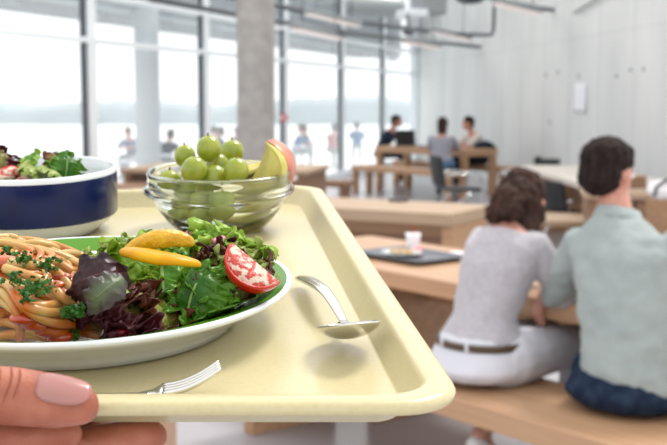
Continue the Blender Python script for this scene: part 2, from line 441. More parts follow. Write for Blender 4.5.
# near set
slab_table('dining_table', 'long oak table with a dark food tray, where the near pair sit', 'table', 3.22, 4.02, -4.75, -1.0, 0.75, 0.075, [-3.86, -1.4], M_oak)
slab_table('bench', 'oak bench in the foreground with the near woman and man sitting on it', 'bench', 2.72, 3.20, -4.17, -1.0, 0.45, 0.08, [-4.07, -1.2], M_oak, inset=0)
slab_table('bench', 'oak bench on the far side of the near pair\'s table', 'bench', 4.12, 4.5, -3.6, -1.0, 0.45, 0.08, [-3.4, -1.4], M_oak)
# mid set
N2 = Vector((0.5, 0.866, 0)); T2 = Vector((0.866, -0.5, 0))
slab_table('dining_table', 'empty pale oak table behind the tray corner, in the middle distance', 'table', 6.83, 7.6, -6.4, -3.03, 0.75, 0.085, [-6.1, -3.08], M_oak_pale, mp=M_oak, Nv=N2, Tv=T2)
slab_table('bench', 'oak bench behind the empty middle table', 'bench', 8.0, 8.4, -6.4, -3.2, 0.45, 0.11, [-6.1, -3.4], M_oak_dark, mp=M_oak_dark, Nv=N2, Tv=T2)
# far set
slab_table('dining_table', 'farthest oak table with three people seated around it, before the wall', 'table', 12.45, 13.2, -14.6, -12.4, 0.76, 0.11, [-14.53, -12.47], M_oak, pz=0.10, inset=0, posts=True)
slab_table('bench', 'oak bench on the near side of the farthest table', 'bench', 11.75, 12.15, -14.4, -12.05, 0.46, 0.09, [-14.34, -12.1], M_oak, pz=0.09, inset=0, posts=True)
slab_table('bench', 'oak bench on the window side of the farthest table', 'bench', 13.3, 13.7, -15.1, -12.2, 0.46, 0.09, [-15.04, -12.5], M_oak, pz=0.09, inset=0, posts=True)
# left rear tables near the window
A = atz(333, 163.5, 0.75); Bv = Vector((0.75, -0.66, 0)); Nv = Vector((0.66, 0.75, 0))
def plain_table(name, label, cat, corner, tdir, L, D, z, th, m, mp, group=None, panels=(0.04, -0.04), pt=0.07):
    t = Vector(tdir).normalized(); a = Vector((-t.y, t.x, 0))
    if a.y < 0: a = -a
    mw = Matrix((t, t.cross(Vector((0, 0, 1))) * -1, Vector((0, 0, 1)))).transposed().to_4x4(); mw.translation = (corner[0], corner[1], 0)
    root = empty(name, mw, label, cat, group)
    b = MB(); b.box((-L / 2, D / 2, z - th / 2), (L, D, th)); b.build('tabletop' if cat == 'table' else 'seat', m, root, smooth=False, bevel=0.006)
    for x in (-0.04 - pt / 2, -L + 0.04 + pt / 2):
        b = MB(); b.box((x, D / 2, (z - th) / 2), (pt, D - 0.06, z - th)); b.build('leg', mp, root, smooth=False, bevel=0.004)
    return root
c = atz(306, 171, 0.75)
plain_table('dining_table', 'oak table with a pale top just right of the grapes, close to the window', 'table', c, (0.98, -0.2, 0), 2.2, 1.3, 0.75, 0.05, M_oak_pale, M_oak_dark)
c = atz(346, 182, 0.42)
plain_table('bench', 'low dark oak bench end to the right of the pale topped window table', 'bench', c, (0.95, -0.3, 0), 0.9, 0.4, 0.42, 0.08, M_oak_dark, M_oak_dark)
c = atz(147, 187, 0.6)
plain_table('side_table', 'brown wooden table seen between the blue bowl and the glass bowl', 'table', c, (1, -0.05, 0), 1.9, 0.7, 0.6, 0.12, M_oak_dark, M_oak_dark)
# wooden stool whose legs show under the tray
def stool(label, px0, px1, d):
    x0 = (px0 - 333.5) / FPX * d; x1 = (px1 - 333.5) / FPX * d
    root = empty('wooden_stool', Matrix.Translation(((x0 + x1) / 2, d + 0.2, 0)), label, 'stool')
    w = x1 - x0
    b = MB(); b.box((0, 0, 0.415), (w + 0.04, 0.42, 0.06)); b.build('seat', M_oak, root, smooth=False, bevel=0.006)
    for s in (-1, 1):
        b = MB(); b.box((s * (w / 2 - 0.045), 0, 0.1925), (0.09, 0.38, 0.385)); b.build('leg', M_oak, root, smooth=False, bevel=0.004)
stool('oak stool whose two legs show below the tray beside the fingers', 78, 158, 4.3)

# right hand table B
c1 = atz(583, 184, 0.75); c0 = atz(519, 165.5, 0.75)
td = (c1 - c0); td.z = 0; LB = td.length; td.normalize()
nb = Vector((0.9, 0.2, 0)); nb = (nb - td * nb.dot(td)).normalized()
mw = Matrix((td, nb, Vector((0, 0, 1)))).transposed().to_4x4()
if mw.to_3x3().determinant() < 0:
    mw = Matrix((td, nb, Vector((0, 0, 1)))).transposed().to_4x4()
    mw = Matrix((-td, nb, Vector((0, 0, 1)))).transposed().to_4x4(); sB = -1
else: sB = 1
mw.translation = (c0.x, c0.y, 0)
rt = empty('dining_table', mw, 'pale topped table between the heads of the near pair, by the wall', 'table')
b = MB(); b.box((sB * LB / 2, 0.45, 0.725), (LB, 0.9, 0.06)); b.build('tabletop', mat('pale_top', (0.62, 0.55, 0.47), 0.35, 0.5, (0.70, 0.64, 0.56), 3, (.5, 9, 9)), rt, smooth=False, bevel=0.006)
for x in (LB * 0.14, LB - 0.06):
    b = MB(); b.box((sB * x, 0.45, 0.3475), (0.11, 0.84, 0.695)); b.build('leg', M_oak, rt, smooth=False, bevel=0.004)
b = MB(); b.box((sB * LB * 0.55, 0.5, 0.36), (LB * 0.72, 0.05, 0.6)); b.build('underside_shade', M_oak_dark, rt, smooth=False)  # dark sheet standing in for the shaded leg and underside of the table
c = atz(645, 222, 0.46)
plain_table('bench', 'oak bench end between the heads of the near woman and man', 'bench', c, (1, -0.12, 0), 1.35, 0.75, 0.46, 0.05, M_oak_pale, M_oak_dark)
c = atz(652, 194, 0.75)
plain_table('dining_table', 'small part of an oak table seen right of the man\'s head', 'table', c, (1, -0.15, 0), 0.55, 0.5, 0.75, 0.05, M_oak_pale, M_oak_dark)
# wooden crate-like chair back on it
p = atz(641, 190, 0.75)
rt = empty('wooden_box', Matrix.Translation((p.x + .01, p.y + 0.25, 0.75)), 'open brown wooden box on the table right of the man\'s head', 'box')
b = MB(); b.box((0, 0, 0.05), (0.17, 0.16, 0.10)); b.build('box_body', M_oak_dark, rt, smooth=False, bevel=0.004)
b = MB(); b.box((0, -0.0, 0.105), (0.18, 0.17, 0.012)); b.build('lid', M_oak, rt, smooth=False)

# ------------------------------------------------------------------ chairs
def office_chair(label, back_c, rotz, seat_z=0.45, s=1.0):
    root = empty('mesh_chair', Matrix.Translation((back_c[0], back_c[1], 0)) @ Matrix.Rotation(rotz, 4, 'Z') @ Matrix.Scale(s, 4), label, 'chair', None)
    # local: seat forward = +y
    b = MB(); b.box((0, 0.24, seat_z), (0.46, 0.42, 0.04)); b.build('seat', M_black, root, bevel=0.015, smooth=False)
    b = MB()
    g = [[Vector((-0.21 + 0.42 * i / 8, -0.02 - 0.03 * math.cos((i - 4) / 4 * 1.3) - 0.06 * j / 6, seat_z + 0.05 + 0.36 * j / 6)) for i in range(9)] for j in range(7)]
    b.loft(g, close=False, cap=False); b.build('backrest', M_black, root, solid=0.02)
    for sx in (-1, 1):
        b = MB(); x = sx * 0.25
        b.tube([(x, 0.46, 0.01), (x, 0.44, 0.3), (x, 0.42, seat_z + 0.16), (x, 0.36, seat_z + 0.2), (x, 0.1, seat_z + 0.2), (x * 0.9, -0.04, seat_z + 0.18)], 0.012, 8); b.build('armrest', M_chrome, root)
        b = MB(); b.tube([(x, -0.02, 0.01), (x, 0.02, 0.2), (x, 0.3, seat_z - 0.02)], 0.012, 8); b.build('leg', M_chrome, root)
    return root
def side(px, z, y): return atz(px, y, z)
p = atz(440, 189, 0.45); office_chair('black mesh chair with chrome arms standing alone behind the middle table', (p.x + .02, p.y, 0), R(-75))
p = atz(557, 205, 0.47); office_chair('dark mesh chair under the pale topped table, between the two heads', (p.x + .03, p.y + .1, 0), R(-62), 0.42, 0.85)
p = atd(548, 160, 15.0); office_chair('black chair with only its back showing behind the pale topped table', (p.x, p.y, 0), R(178), 0.46, 0.85)
p = atd(532, 161, 15.6); office_chair('grey office chair back peeking over the left end of the pale topped table', (p.x, p.y, 0), R(70), 0.34)

# ------------------------------------------------------------------ people
def ringe(c, rx, ry, n=20, tilt=0.0, yaw=0.0):
    m = Euler((tilt, 0, yaw)).to_matrix()
    return [Vector(c) + m @ Vector((rx * math.cos(2 * PI * j / n), ry * math.sin(2 * PI * j / n), 0)) for j in range(n)]
def torso_loft(b, rings, grow=0.0):
    b.loft([ringe(c, rx + grow, ry + grow, tilt=t) for c, rx, ry, t in rings])

def head_mesh(b, c, s=1.0, yaw=0.0, pitch=0.0):
    m = (Matrix.Translation(c) @ Euler((pitch, 0, yaw)).to_matrix().to_4x4())
    def E(p, r): b.ell(m @ (Vector(p) * s), [k * s for k in r], rot=m)
    E((0, -0.008, 0.022), (0.073, 0.092, 0.085))      # skull
    E((0, 0.028, -0.035), (0.056, 0.062, 0.072))      # face
    E((0, 0.05, -0.085), (0.032, 0.034, 0.026))       # chin
    E((0, 0.094, -0.02), (0.011, 0.016, 0.024))       # nose
    E((0, 0.086, 0.006), (0.045, 0.012, 0.012))       # brow
    E((0, 0.085, -0.058), (0.022, 0.01, 0.009))       # lips
    for sx in (-1, 1): E((sx * 0.076, -0.002, -0.012), (0.010, 0.019, 0.032))   # ears
    return m
def hand_mesh(b, wrist, direc, down=Vector((0, 0, -1)), s=1.0, curl=0.5, thumb_side=1):
    d = Vector(direc).normalized(); side_ = d.cross(down).normalized(); dn = side_.cross(d).normalized()
    if dn.dot(down) < 0: dn = -dn
    w = Vector(wrist)
    b.cap(w, 0.026 * s, w + d * 0.03 * s, 0.028 * s)
    for k in range(4):
        off = (k - 1.5) * 0.019 * s
        b.cap(w + d * 0.02 * s + side_ * off * 0.6, 0.014 * s, w + d * 0.085 * s + side_ * off, 0.0115 * s)
        L = (0.034, 0.04, 0.042, 0.034)[k] * s
        p0 = w + d * 0.085 * s + side_ * off
        p1 = p0 + (d * math.cos(curl) + dn * math.sin(curl)) * L
        p2 = p1 + (d * math.cos(curl * 2) + dn * math.sin(curl * 2)) * L * 0.75
        p3 = p2 + (d * math.cos(curl * 2.7) + dn * math.sin(curl * 2.7)) * L * 0.5
        b.cap(p0, 0.0105 * s, p1, 0.0095 * s); b.cap(p1, 0.0095 * s, p2, 0.0085 * s); b.cap(p2, 0.0085 * s, p3, 0.0072 * s)
    t0 = w + d * 0.02 * s + side_ * thumb_side * 0.025 * s
    t1 = t0 + (d * 0.6 + side_ * thumb_side * 0.6 + dn * 0.3).normalized() * 0.045 * s
    t2 = t1 + (d * 0.9 + side_ * thumb_side * 0.2 + dn * 0.3).normalized() * 0.035 * s
    b.cap(t0, 0.015 * s, t1, 0.012 * s); b.cap(t1, 0.012 * s, t2, 0.009 * s)

def person(label, loc, heading, J, cloth, scale=1.0, headyaw=0.0, headpitch=0.0, vox=0.009, handcurl=0.5, hands=True, group=None, tw=1.0):
    """J: joints in the seated frame x right, y forward, z up from the seat.
       cloth: dict of materials top / bottom / hair / shoe"""
    mw = Matrix.Translation(loc) @ Matrix.Rotation(-heading, 4, 'Z') @ Matrix.Scale(scale, 4)
    root = empty('person', mw, label, 'person', group)
    V = {k: Vector(v) for k, v in J.items()}
    tors = [(c, rx * tw, ry * (1 + tw) / 2, t) for c, rx, ry, t in J_torso(V)]
    # body
    b = MB(); torso_loft(b, tors)
    b.cap(V['neck0'], 0.056, V['neck1'], 0.050)
    for s in 'lr':
        b.cap(V['sh' + s], 0.052, V['el' + s], 0.040); b.cap(V['el' + s], 0.040, V['wr' + s], 0.026)
        if hands: hand_mesh(b, V['wr' + s], V['hd' + s] - V['wr' + s], curl=handcurl, thumb_side=1 if s == 'l' else -1)
        else: b.cap(V['wr' + s], 0.03, V['hd' + s], 0.02)
        b.cap(V['hip' + s], 0.085, V['kn' + s], 0.056); b.cap(V['kn' + s], 0.052, V['an' + s], 0.034)
        b.cap(V['an' + s], 0.036, V['toe' + s], 0.024)
    hm = head_mesh(b, V['head'], 1.0, headyaw, headpitch)
    person.body = b.build('body', M_skin, root, remesh=vox, sm=3)
    return root, V, tors, hm
def J_torso(V):
    p, w, c, s_, n = V['pel'], V['wai'], V['che'], V['shc'], V['neck0']
    def tl(a, b_):
        d = (b_ - a); return -math.atan2(d.y, d.z)
    return [(p + Vector((0, 0, -0.07)), 0.13, 0.10, 0), (p, 0.165, 0.125, 0.0), (p.lerp(w, .5), 0.155, 0.115, tl(p, w) * .5), (w, 0.125, 0.095, tl(p, w)),
            (w.lerp(c, .5), 0.138, 0.10, tl(w, c)), (c, 0.155, 0.112, tl(w, c)), (c.lerp(s_, .6), 0.165, 0.105, tl(c, s_)), (s_, 0.13, 0.08, tl(c, n)), (n, 0.055, 0.055, tl(s_, n))]

# --- near woman
WL_ = NT(2.985, -2.86, 0.45)
JW = dict(pel=(0, -0.02, 0.10), wai=(0.0, 0.0, 0.225), che=(-0.0, 0.06, 0.38), shc=(0.0, 0.12, 0.50), neck0=(-0.015, 0.16, 0.54), neck1=(-0.02, 0.20, 0.585), head=(-0.045, 0.245, 0.615),
          shl=(-0.125, 0.13, 0.475), shr=(0.115, 0.13, 0.475), ell=(-0.17, 0.38, 0.355), elr=(0.17, 0.22, 0.30), wrl=(0.0, 0.52, 0.36), wrr=(0.085, 0.27, 0.325),
          hdl=(0.06, 0.56, 0.36), hdr=(0.06, 0.20, 0.24), hipl=(-0.09, 0.02, 0.095), hipr=(0.09, 0.02, 0.095), knl=(-0.08, 0.44, 0.085), knr=(0.08, 0.44, 0.085),
          anl=(-0.12, 0.12, -0.25), anr=(0.06, 0.40, -0.35), toel=(-0.12, 0.20, -0.35), toer=(0.06, 0.53, -0.425))
root, V, tors, hm = person('woman in grey knit top and white trousers, seen from behind on the near bench', WL_, R(50), JW, None, 1.08, headyaw=R(24), headpitch=R(-26), tw=0.85); bd = person.body
b = MB(); rings = tors[3:]; torso_loft(b, [(tors[2][0] + Vector((0, 0, -.004)), .146, .125, 0)] + rings[:-1] + [(rings[-1][0] + Vector((0, 0, -.015)), 0.062, 0.06, 0)], 0.014)
for s in 'lr': b.cap(V['sh' + s], 0.056, V['el' + s], 0.048); b.cap(V['el' + s], 0.048, V['el' + s].lerp(V['wr' + s], .82), 0.04)
b.build('grey_top', M_shirt_w, root, remesh=0.010, sm=4, disp=0.012, dscale=0.06)
b = MB(); torso_loft(b, [(V['pel'] + Vector((0, 0, 0.01)), .146, .126, 0), (V['pel'] + Vector((0, 0, .045)), .147, .127, 0), (V['pel'] + Vector((0, 0, .068)), .140, .121, 0), (V['pel'] + Vector((0, 0, .085)), .118, .10, 0)], 0.010); b.build('white_undershirt', M_white_cloth, root, remesh=0.010, sm=4)
b = MB(); torso_loft(b, [(V['pel'] + Vector((0, 0, -0.075)), 0.155, 0.15, 0), (V['pel'] + Vector((0, -.01, -0.04)), 0.178, 0.165, 0), (V['pel'] + Vector((0, -.005, 0.0)), 0.170, 0.15, 0), (V['pel'] + Vector((0, 0, 0.038)), 0.156, 0.134, 0)], 0.004)
for s in 'lr': b.cap(V['hip' + s], 0.105, V['kn' + s], 0.072); b.cap(V['kn' + s], 0.070, V['kn' + s].lerp(V['an' + s], 0.85), 0.052)
b.build('white_trousers', M_white_cloth, root, remesh=0.010, sm=3, disp=0.008, dscale=0.07)
b = MB(); c0 = V['pel'] + Vector((0, 0, 0.048)); b.loft([ringe(c0 + Vector((0, 0, z)), 0.1625 + g, 0.1405 + g, 32, tilt=0.0) for z, g in ((-.012, 0), (-.012, .004), (.012, .003), (.012, -.002))], cap=False); blt = b.build('belt', M_belt, root)
for a in (-1.9, -1.2):
    q = MB(); pc = c0 + Vector((0.162 * math.cos(a), 0.139 * math.sin(a), 0.015 * math.sin(a) * 0)); q.box(pc, (0.016, 0.012, 0.036)); q.build('belt_loop', M_white_cloth, blt, bevel=.003)
def H(m, b, p, r): b.ell(m @ Vector(p), r, rot=m)
b = MB(); H(hm, b, (0, -0.020, 0.030), (0.084, 0.094, 0.088)); H(hm, b, (0, -0.055, -0.015), (0.084, 0.07, 0.09)); H(hm, b, (-0.055, 0.0, -0.03), (0.034, 0.05, 0.085)); H(hm, b, (0.055, 0.0, -0.03), (0.034, 0.05, 0.085))
H(hm, b, (-0.01, -0.06, -0.10), (0.07, 0.055, 0.07)); H(hm, b, (0.03, -0.03, -0.10), (0.05, 0.05, 0.07)); H(hm, b, (0, -0.06, -0.13), (0.06, 0.05, 0.05))
b.build('hair', M_hair, root, remesh=0.008, sm=2, disp=0.03, dscale=0.03)
b = MB(); H(hm, b, (-0.02, -0.118, -0.045), (0.062, 0.05, 0.06)); H(hm, b, (-0.05, -0.11, -0.085), (0.045, 0.045, 0.05)); H(hm, b, (0.0, -0.14, -0.08), (0.05, 0.04, 0.045))
b.build('hair_bun', M_hair, root, remesh=0.008, sm=1, disp=0.045, dscale=0.025)
for s in 'lr':
    b = MB(); b.cap(V['an' + s] + Vector((0, -.02, -.035)), 0.04, V['toe' + s] + Vector((0, 0.03, -.005)), 0.03); b.build('shoe', M_cup, root, remesh=0.008, sm=2)
for sx in (-1, 1):
    b = MB(); H(hm, b, (sx * 0.03, 0.083, -0.004), (0.012, 0.008, 0.008)); b.build('eye', M_paper, bd)

# --- near man
ML_ = NT(3.12, -2.29, 0.45)
JM = dict(pel=(0, -0.02, 0.10), wai=(0, -0.01, 0.23), che=(-.035, 0.03, 0.40), shc=(-.075, 0.06, 0.55), neck0=(-0.10, 0.075, 0.60), neck1=(-0.125, 0.095, 0.67), head=(-0.155, 0.11, 0.745),
          shl=(-0.225, 0.07, 0.50), shr=(0.125, 0.09, 0.525), ell=(-0.37, 0.15, 0.31), elr=(0.30, 0.34, 0.34), wrl=(-0.08, 0.43, 0.345), wrr=(0.1, 0.5, 0.345),
          hdl=(0.0, 0.47, 0.34), hdr=(0.02, 0.54, 0.34), hipl=(-0.10, 0.0, 0.1), hipr=(0.10, 0.0, 0.1), knl=(-0.13, 0.44, 0.09), knr=(0.13, 0.44, 0.09),
          anl=(-0.13, 0.36, -0.33), anr=(0.13, 0.36, -0.33), toel=(-0.14, 0.52, -0.41), toer=(0.14, 0.52, -0.41))
root, V, tors, hm = person('man in loose grey-green shirt and dark jeans, seen from behind on near bench', ML_, R(42), JM, None, 1.07, headyaw=R(-8), headpitch=R(-4)); bd = person.body
b = MB()
rg = [(V['pel'] + Vector((0.03, 0.01, -0.025)), 0.165, 0.145, 0.0), (V['pel'] + Vector((0.02, 0, 0.02)), 0.165, 0.143, 0.0), (V['wai'], 0.16, 0.13, 0.0), (V['wai'].lerp(V['che'], .5), 0.165, 0.135, 0.0), (V['che'], 0.178, 0.135, -0.1),
      (V['che'].lerp(V['shc'], .6), 0.185, 0.125, -0.15), (V['shc'] + Vector((0, 0, -.005)), 0.145, 0.10, -0.2), (V['neck0'] + Vector((0, 0, 0.012)), 0.068, 0.066, -0.2)]
torso_loft(b, rg, 0.006)
for s in 'lr': b.cap(V['sh' + s], 0.070, V['el' + s], 0.056); b.cap(V['el' + s], 0.056, V['el' + s].lerp(V['wr' + s], .85), 0.046)
b.build('grey_green_shirt', M_shirt_m, root, remesh=0.011, sm=6, disp=0.026, dscale=0.07)
b = MB(); c0 = V['neck0'] + Vector((0, 0.005, 0.03)); b.loft([ringe(c0 + Vector((0, 0, z)), 0.066 + g, 0.066 + g, 28, tilt=-0.3) for z, g in ((-.03, 0.004), (.002, 0.0), (.002, .005), (-.034, .020))], cap=False); b.build('collar', M_shirt_m, root)
b = MB(); torso_loft(b, [(V['pel'] + Vector((0, 0, -0.08)), 0.175, 0.15, 0), (V['pel'] + Vector((0, -.01, -0.04)), 0.2, 0.168, 0), (V['pel'] + Vector((0, 0.0, 0.03)), 0.168, 0.135, 0)], 0.004)
for s in 'lr': b.cap(V['hip' + s], 0.105, V['kn' + s], 0.078); b.cap(V['kn' + s], 0.076, V['kn' + s].lerp(V['an' + s], 0.92), 0.058)
b.build('dark_jeans', M_denim, root, remesh=0.011, sm=3, disp=0.01, dscale=0.06)
b = MB(); H(hm, b, (0, -0.016, 0.048), (0.084, 0.104, 0.080)); H(hm, b, (0, -0.052, -0.005), (0.080, 0.062, 0.072)); H(hm, b, (0, 0.045, 0.070), (0.060, 0.05, 0.038))
b.build('hair', M_hair2, root, remesh=0.007, sm=2, disp=0.014, dscale=0.02)
for s in 'lr':
    b = MB(); b.cap(V['an' + s] + Vector((0, -.02, -.03)), 0.045, V['toe' + s] + Vector((0, 0.03, -.0)), 0.036); b.build('shoe', M_dark, root, remesh=0.01, sm=2)
for sx in (-1, 1):
    b = MB(); H(hm, b, (sx * 0.03, 0.083, -0.004), (0.012, 0.008, 0.008)); b.build('eye', M_paper, bd)

# --- far people
def far_person(label, loc, heading, top, bottom, hair, lean=0.12, hairlong=False, scale=1.0, legs=True, extra=None, group=None, standing=False):
    J = dict(pel=(0, 0, 0.10), wai=(0, 0.02, 0.22), che=(0, 0.02 + lean * .6, 0.38), shc=(0, 0.02 + lean, 0.50), neck0=(0, 0.03 + lean * 1.15, 0.55), neck1=(0, 0.04 + lean * 1.3, 0.62), head=(0, 0.06 + lean * 1.5, 0.70),
          shl=(-0.16, 0.02 + lean, 0.475), shr=(0.16, 0.02 + lean, 0.475), ell=(-0.22, 0.2 + lean, 0.32), elr=(0.22, 0.2 + lean, 0.32), wrl=(-0.08, 0.36 + lean, 0.33), wrr=(0.08, 0.36 + lean, 0.33),
          hdl=(-0.02, 0.42 + lean, 0.33), hdr=(0.02, 0.42 + lean, 0.33), hipl=(-0.09, 0.0, 0.095), hipr=(0.09, 0.0, 0.095), knl=(-0.1, 0.42, 0.09), knr=(0.1, 0.42, 0.09),
          anl=(-0.1, 0.38, -0.34), anr=(0.1, 0.38, -0.34), toel=(-0.1, 0.52, -0.41), toer=(0.1, 0.52, -0.41))
    if standing:
        J.update(hipl=(-0.09, 0, 0.05), hipr=(0.09, 0, 0.05), knl=(-0.1, 0.03, -0.38), knr=(0.1, -0.03, -0.38), anl=(-0.1, 0, -0.8), anr=(0.12, -0.05, -0.8), toel=(-0.11, 0.13, -0.85), toer=(0.13, 0.08, -0.85),
                 ell=(-0.22, 0.0, 0.22), elr=(0.22, 0.0, 0.22), wrl=(-0.2, 0.15, 0.05), wrr=(0.2, 0.1, 0.0), hdl=(-0.19, 0.2, 0), hdr=(0.2, 0.12, -0.06))
    root, V, tors, hm = person(label, loc, heading, J, None, scale, vox=0.014, hands=True, group=group)
    b = MB(); torso_loft(b, [(V['pel'] + Vector((0, 0, 0.03)), .15, .12, 0)] + tors[3:-1], 0.016)
    for s in 'lr': b.cap(V['sh' + s], 0.066, V['sh' + s].lerp(V['el' + s], .85), 0.056)
    b.build('top', top, root, remesh=0.016, sm=2)
    b = MB(); torso_loft(b, [(V['pel'] + Vector((0, 0, -0.075)), 0.16, 0.14, 0), (V['pel'], 0.175, 0.14, 0), (V['pel'] + Vector((0, 0, 0.05)), 0.16, 0.125, 0)], 0.004)
    for s in 'lr': b.cap(V['hip' + s], 0.10, V['kn' + s], 0.07); b.cap(V['kn' + s], 0.068, V['kn' + s].lerp(V['an' + s], 0.92), 0.05)
    b.build('trousers', bottom, root, remesh=0.016, sm=2)
    b = MB(); H(hm, b, (0, -0.02, 0.045), (0.086, 0.1, 0.085)); H(hm, b, (0, -0.05, -0.01), (0.082, 0.065, 0.08))
    if hairlong: H(hm, b, (0, -0.06, -0.09), (0.08, 0.055, 0.10))
    b.build('hair', hair, root, remesh=0.012, sm=1, disp=0.02, dscale=0.03)
    for s in 'lr':
        b = MB(); b.cap(V['an' + s] + Vector((0, -.02, -.03)), 0.045, V['toe' + s] + Vector((0, 0.02, 0)), 0.036); b.build('shoe', M_dark, root, remesh=0.014, sm=1)
    return root
def nt_of(px, n):     # t for a pixel column on line n
    k = (px - 333.5) / FPX
    return (k * Tn.y * n - Tn.x * n) / (Tt.x - k * Tt.y)
far_person('man in a navy shirt bent over a laptop at the farthest table', NT(13.5, nt_of(381, 13.5), 0.46), R(105), M_navy, M_navy, M_hair2, lean=0.16)
far_person('woman in a grey shirt and jeans seen from behind on the farthest bench', NT(11.97, nt_of(441, 11.97), 0.46), R(15), mat('grey_cotton', (0.30, 0.30, 0.34), 0.9), M_jeans, M_hair, lean=0.05, hairlong=True)
far_person('woman in a pale top facing left at the right end of the farthest table', NT(13.5, nt_of(480, 13.5), 0.46), R(-110), mat('cream_cotton', (0.62, 0.54, 0.50), 0.9), M_navy, M_hair2, lean=0.12)
p = NT(13.25, nt_of(484, 13.25), 0.46)
b = MB(); b.ell((0, 0, 0.33), (0.17, 0.12, 0.09)); b.ell((0.1, 0, 0.30), (0.1, 0.1, 0.07)); tag(b.build('jacket', M_navy, mw=Matrix.Translation(p) , remesh=.015, disp=0.04, dscale=.06), 'black jacket bundled beside the woman in the pale top', 'jacket')
# laptop on the far table
p = NT(12.85, nt_of(407, 12.85), 0.76)
rt = empty('laptop', Matrix.Translation(p) @ Matrix.Rotation(R(-15), 4, 'Z'), 'dark laptop open at the left end of the farthest table', 'laptop')
b = MB(); b.box((0, 0, 0.01), (0.34, 0.25, 0.02)); b.build('keyboard_base', M_dark, rt, smooth=False)
b = MB(); b.box((0.0, -0.15, 0.15), (0.34, 0.02, 0.27), rot=Euler((R(18), 0, 0)).to_matrix()); b.build('screen', M_black, rt, smooth=False)
p = NT(12.75, nt_of(396, 12.75), 0.76)
b = MB(); b.lathe([(0.03, 0), (0.04, 0.02), (0.042, 0.1), (0.038, 0.1), (0.035, 0.02)], 16); tag(b.build('mug', M_cup, mw=Matrix.Translation(p)), 'white mug in front of the man in navy', 'mug')
b = MB(); p = NT(12.8, nt_of(427, 12.8), 0.76)
b.box((0, 0, 0.012), (0.3, 0.2, 0.024)); b.box((0.1, 0.02, 0.03), (0.14, 0.1, 0.014)); tag(b.build('notebook', M_dark, mw=Matrix.Translation(p), smooth=False), 'dark notebook on the farthest table left of the woman in grey', 'notebook')

# terrace people
tp = [(165, 24.5, 30, False, M_navy), (133, 27, 200, False, M_jeans), (213, 27, 60, False, M_navy), (221, 28.5, -60, False, M_jeans), (231, 27.5, 120, False, M_navy), (296, 30, 90, False, M_jeans), (309, 31, -90, False, M_navy), (332, 31, 20, False, mat('rose_cotton', (0.5, 0.25, 0.25), .9)), (357, 34, 0, False, M_jeans)]
tl = ['seated person in dark clothes on the terrace right of the white column', 'seated person in blue on the terrace left of the white column', 'seated person in dark clothes outside, just right of the second mullion',
      'seated person in blue outside, left of the concrete column', 'seated person in dark clothes outside beside the concrete column', 'seated person in blue outside, right of the red sign', 'seated person in dark clothes outside, facing left right of the red sign',
      'seated person in a rose top outside, against the middle mullion', 'seated person in blue outside behind the navy man\'s window']
for (px, d, h, st, m), lb in zip(tp, tl):
    x = (px - 333.5) / FPX * d
    far_person(lb, (x, d, 0.10), R(h), m, M_grey, M_hair, standing=st, group='people on the terrace')
def terrace_table(label, px, d):
    x = (px - 333.5) / FPX * d
    rt = empty('terrace_table', Matrix.Translation((x, d, -0.35)), label, 'table', 'round tables on the terrace')
    b = MB(); b.lathe([(0.4, 0.72), (0.4, 0.75)], 20); b.build('tabletop', M_white_cloth, rt)
    b = MB(); b.lathe([(0.22, 0), (0.22, 0.02), (0.03, 0.04), (0.03, 0.72)], 14); b.build('pedestal', M_grey, rt)
for px, d, lb in ((124, 21, 'round terrace table left of the white column'), (176, 23.5, 'round terrace table right of the white column'), (302, 28, 'round terrace table right of the concrete column')): terrace_table(lb, px, d)

# ------------------------------------------------------------------ things on the near table
def rounded_outline(pts, r, n=8):
    out = []; N = len(pts)
    for i in range(N):
        p = Vector(pts[i]); a = (Vector(pts[i - 1]) - p).normalized(); c = (Vector(pts[(i + 1) % N]) - p).normalized()
        ang = a.angle(c); rr = r[i] if isinstance(r, (list, tuple)) else r; L = rr / math.tan(ang / 2)
        p0 = p + a * L; p1 = p + c * L; cen = p + (a + c).normalized() * (rr / math.sin(ang / 2))
        for k in range(n + 1):
            q = p0.lerp(p1, k / n) - cen
            q = q.normalized() * rr + cen if q.length > 1e-9 else p0
            out.append(q)
    return out
def inset_poly(pts, o):
    N = len(pts); res = []
    cen = sum((Vector(p) for p in pts), Vector((0, 0))) / N
    lines = []
    for i in range(N):
        a = Vector(pts[i]); b_ = Vector(pts[(i + 1) % N]); d = (b_ - a).normalized(); nrm = Vector((-d.y, d.x))
        if nrm.dot(cen - a) < 0: nrm = -nrm
        lines.append((a + nrm * o, d))
    for i in range(N):
        p, d = lines[i - 1]; q, e = lines[i]
        den = d.x * e.y - d.y * e.x; t = ((q.x - p.x) * e.y - (q.y - p.y) * e.x) / den
        res.append(p + d * t)
    return res
def tray_mesh(b, quad, prof, rad, n=8):
    rings = []
    for o, z in prof:
        rr = [max(r - o * 0.6, 0.004) for r in rad]
        q = inset_poly(quad, o)
        rings.append([Vector((p.x, p.y, z)) for p in rounded_outline(q, rr, n)])
    b.loft(rings)
p = atz(410, 258, 0.752)
rt = empty('food_tray', frameM(p, Tt), 'dark grey food tray on the near oak table, left of the woman', 'tray')
b = MB(); tray_mesh(b, [(-0.24, -0.17), (0.24, -0.17), (0.24, 0.17), (-0.24, 0.17)], [(0.03, 0), (0.0, 0.02), (0.0, 0.024), (0.01, 0.024), (0.035, 0.006)], [0.05] * 4); b.build('tray_body', mat('dark_tray', (0.09, 0.10, 0.12), 0.35), rt)
q = p + Tt * -0.06
b = MB(); b.lathe([(0.06, 0.0), (0.105, 0.016), (0.105, 0.019), (0.06, 0.006)], 32); tag(b.build('plate', M_white_cer, mw=Matrix.Translation(q + Vector((0, 0, 0.007)))), 'white plate of food on the dark grey tray', 'plate')
b = MB()
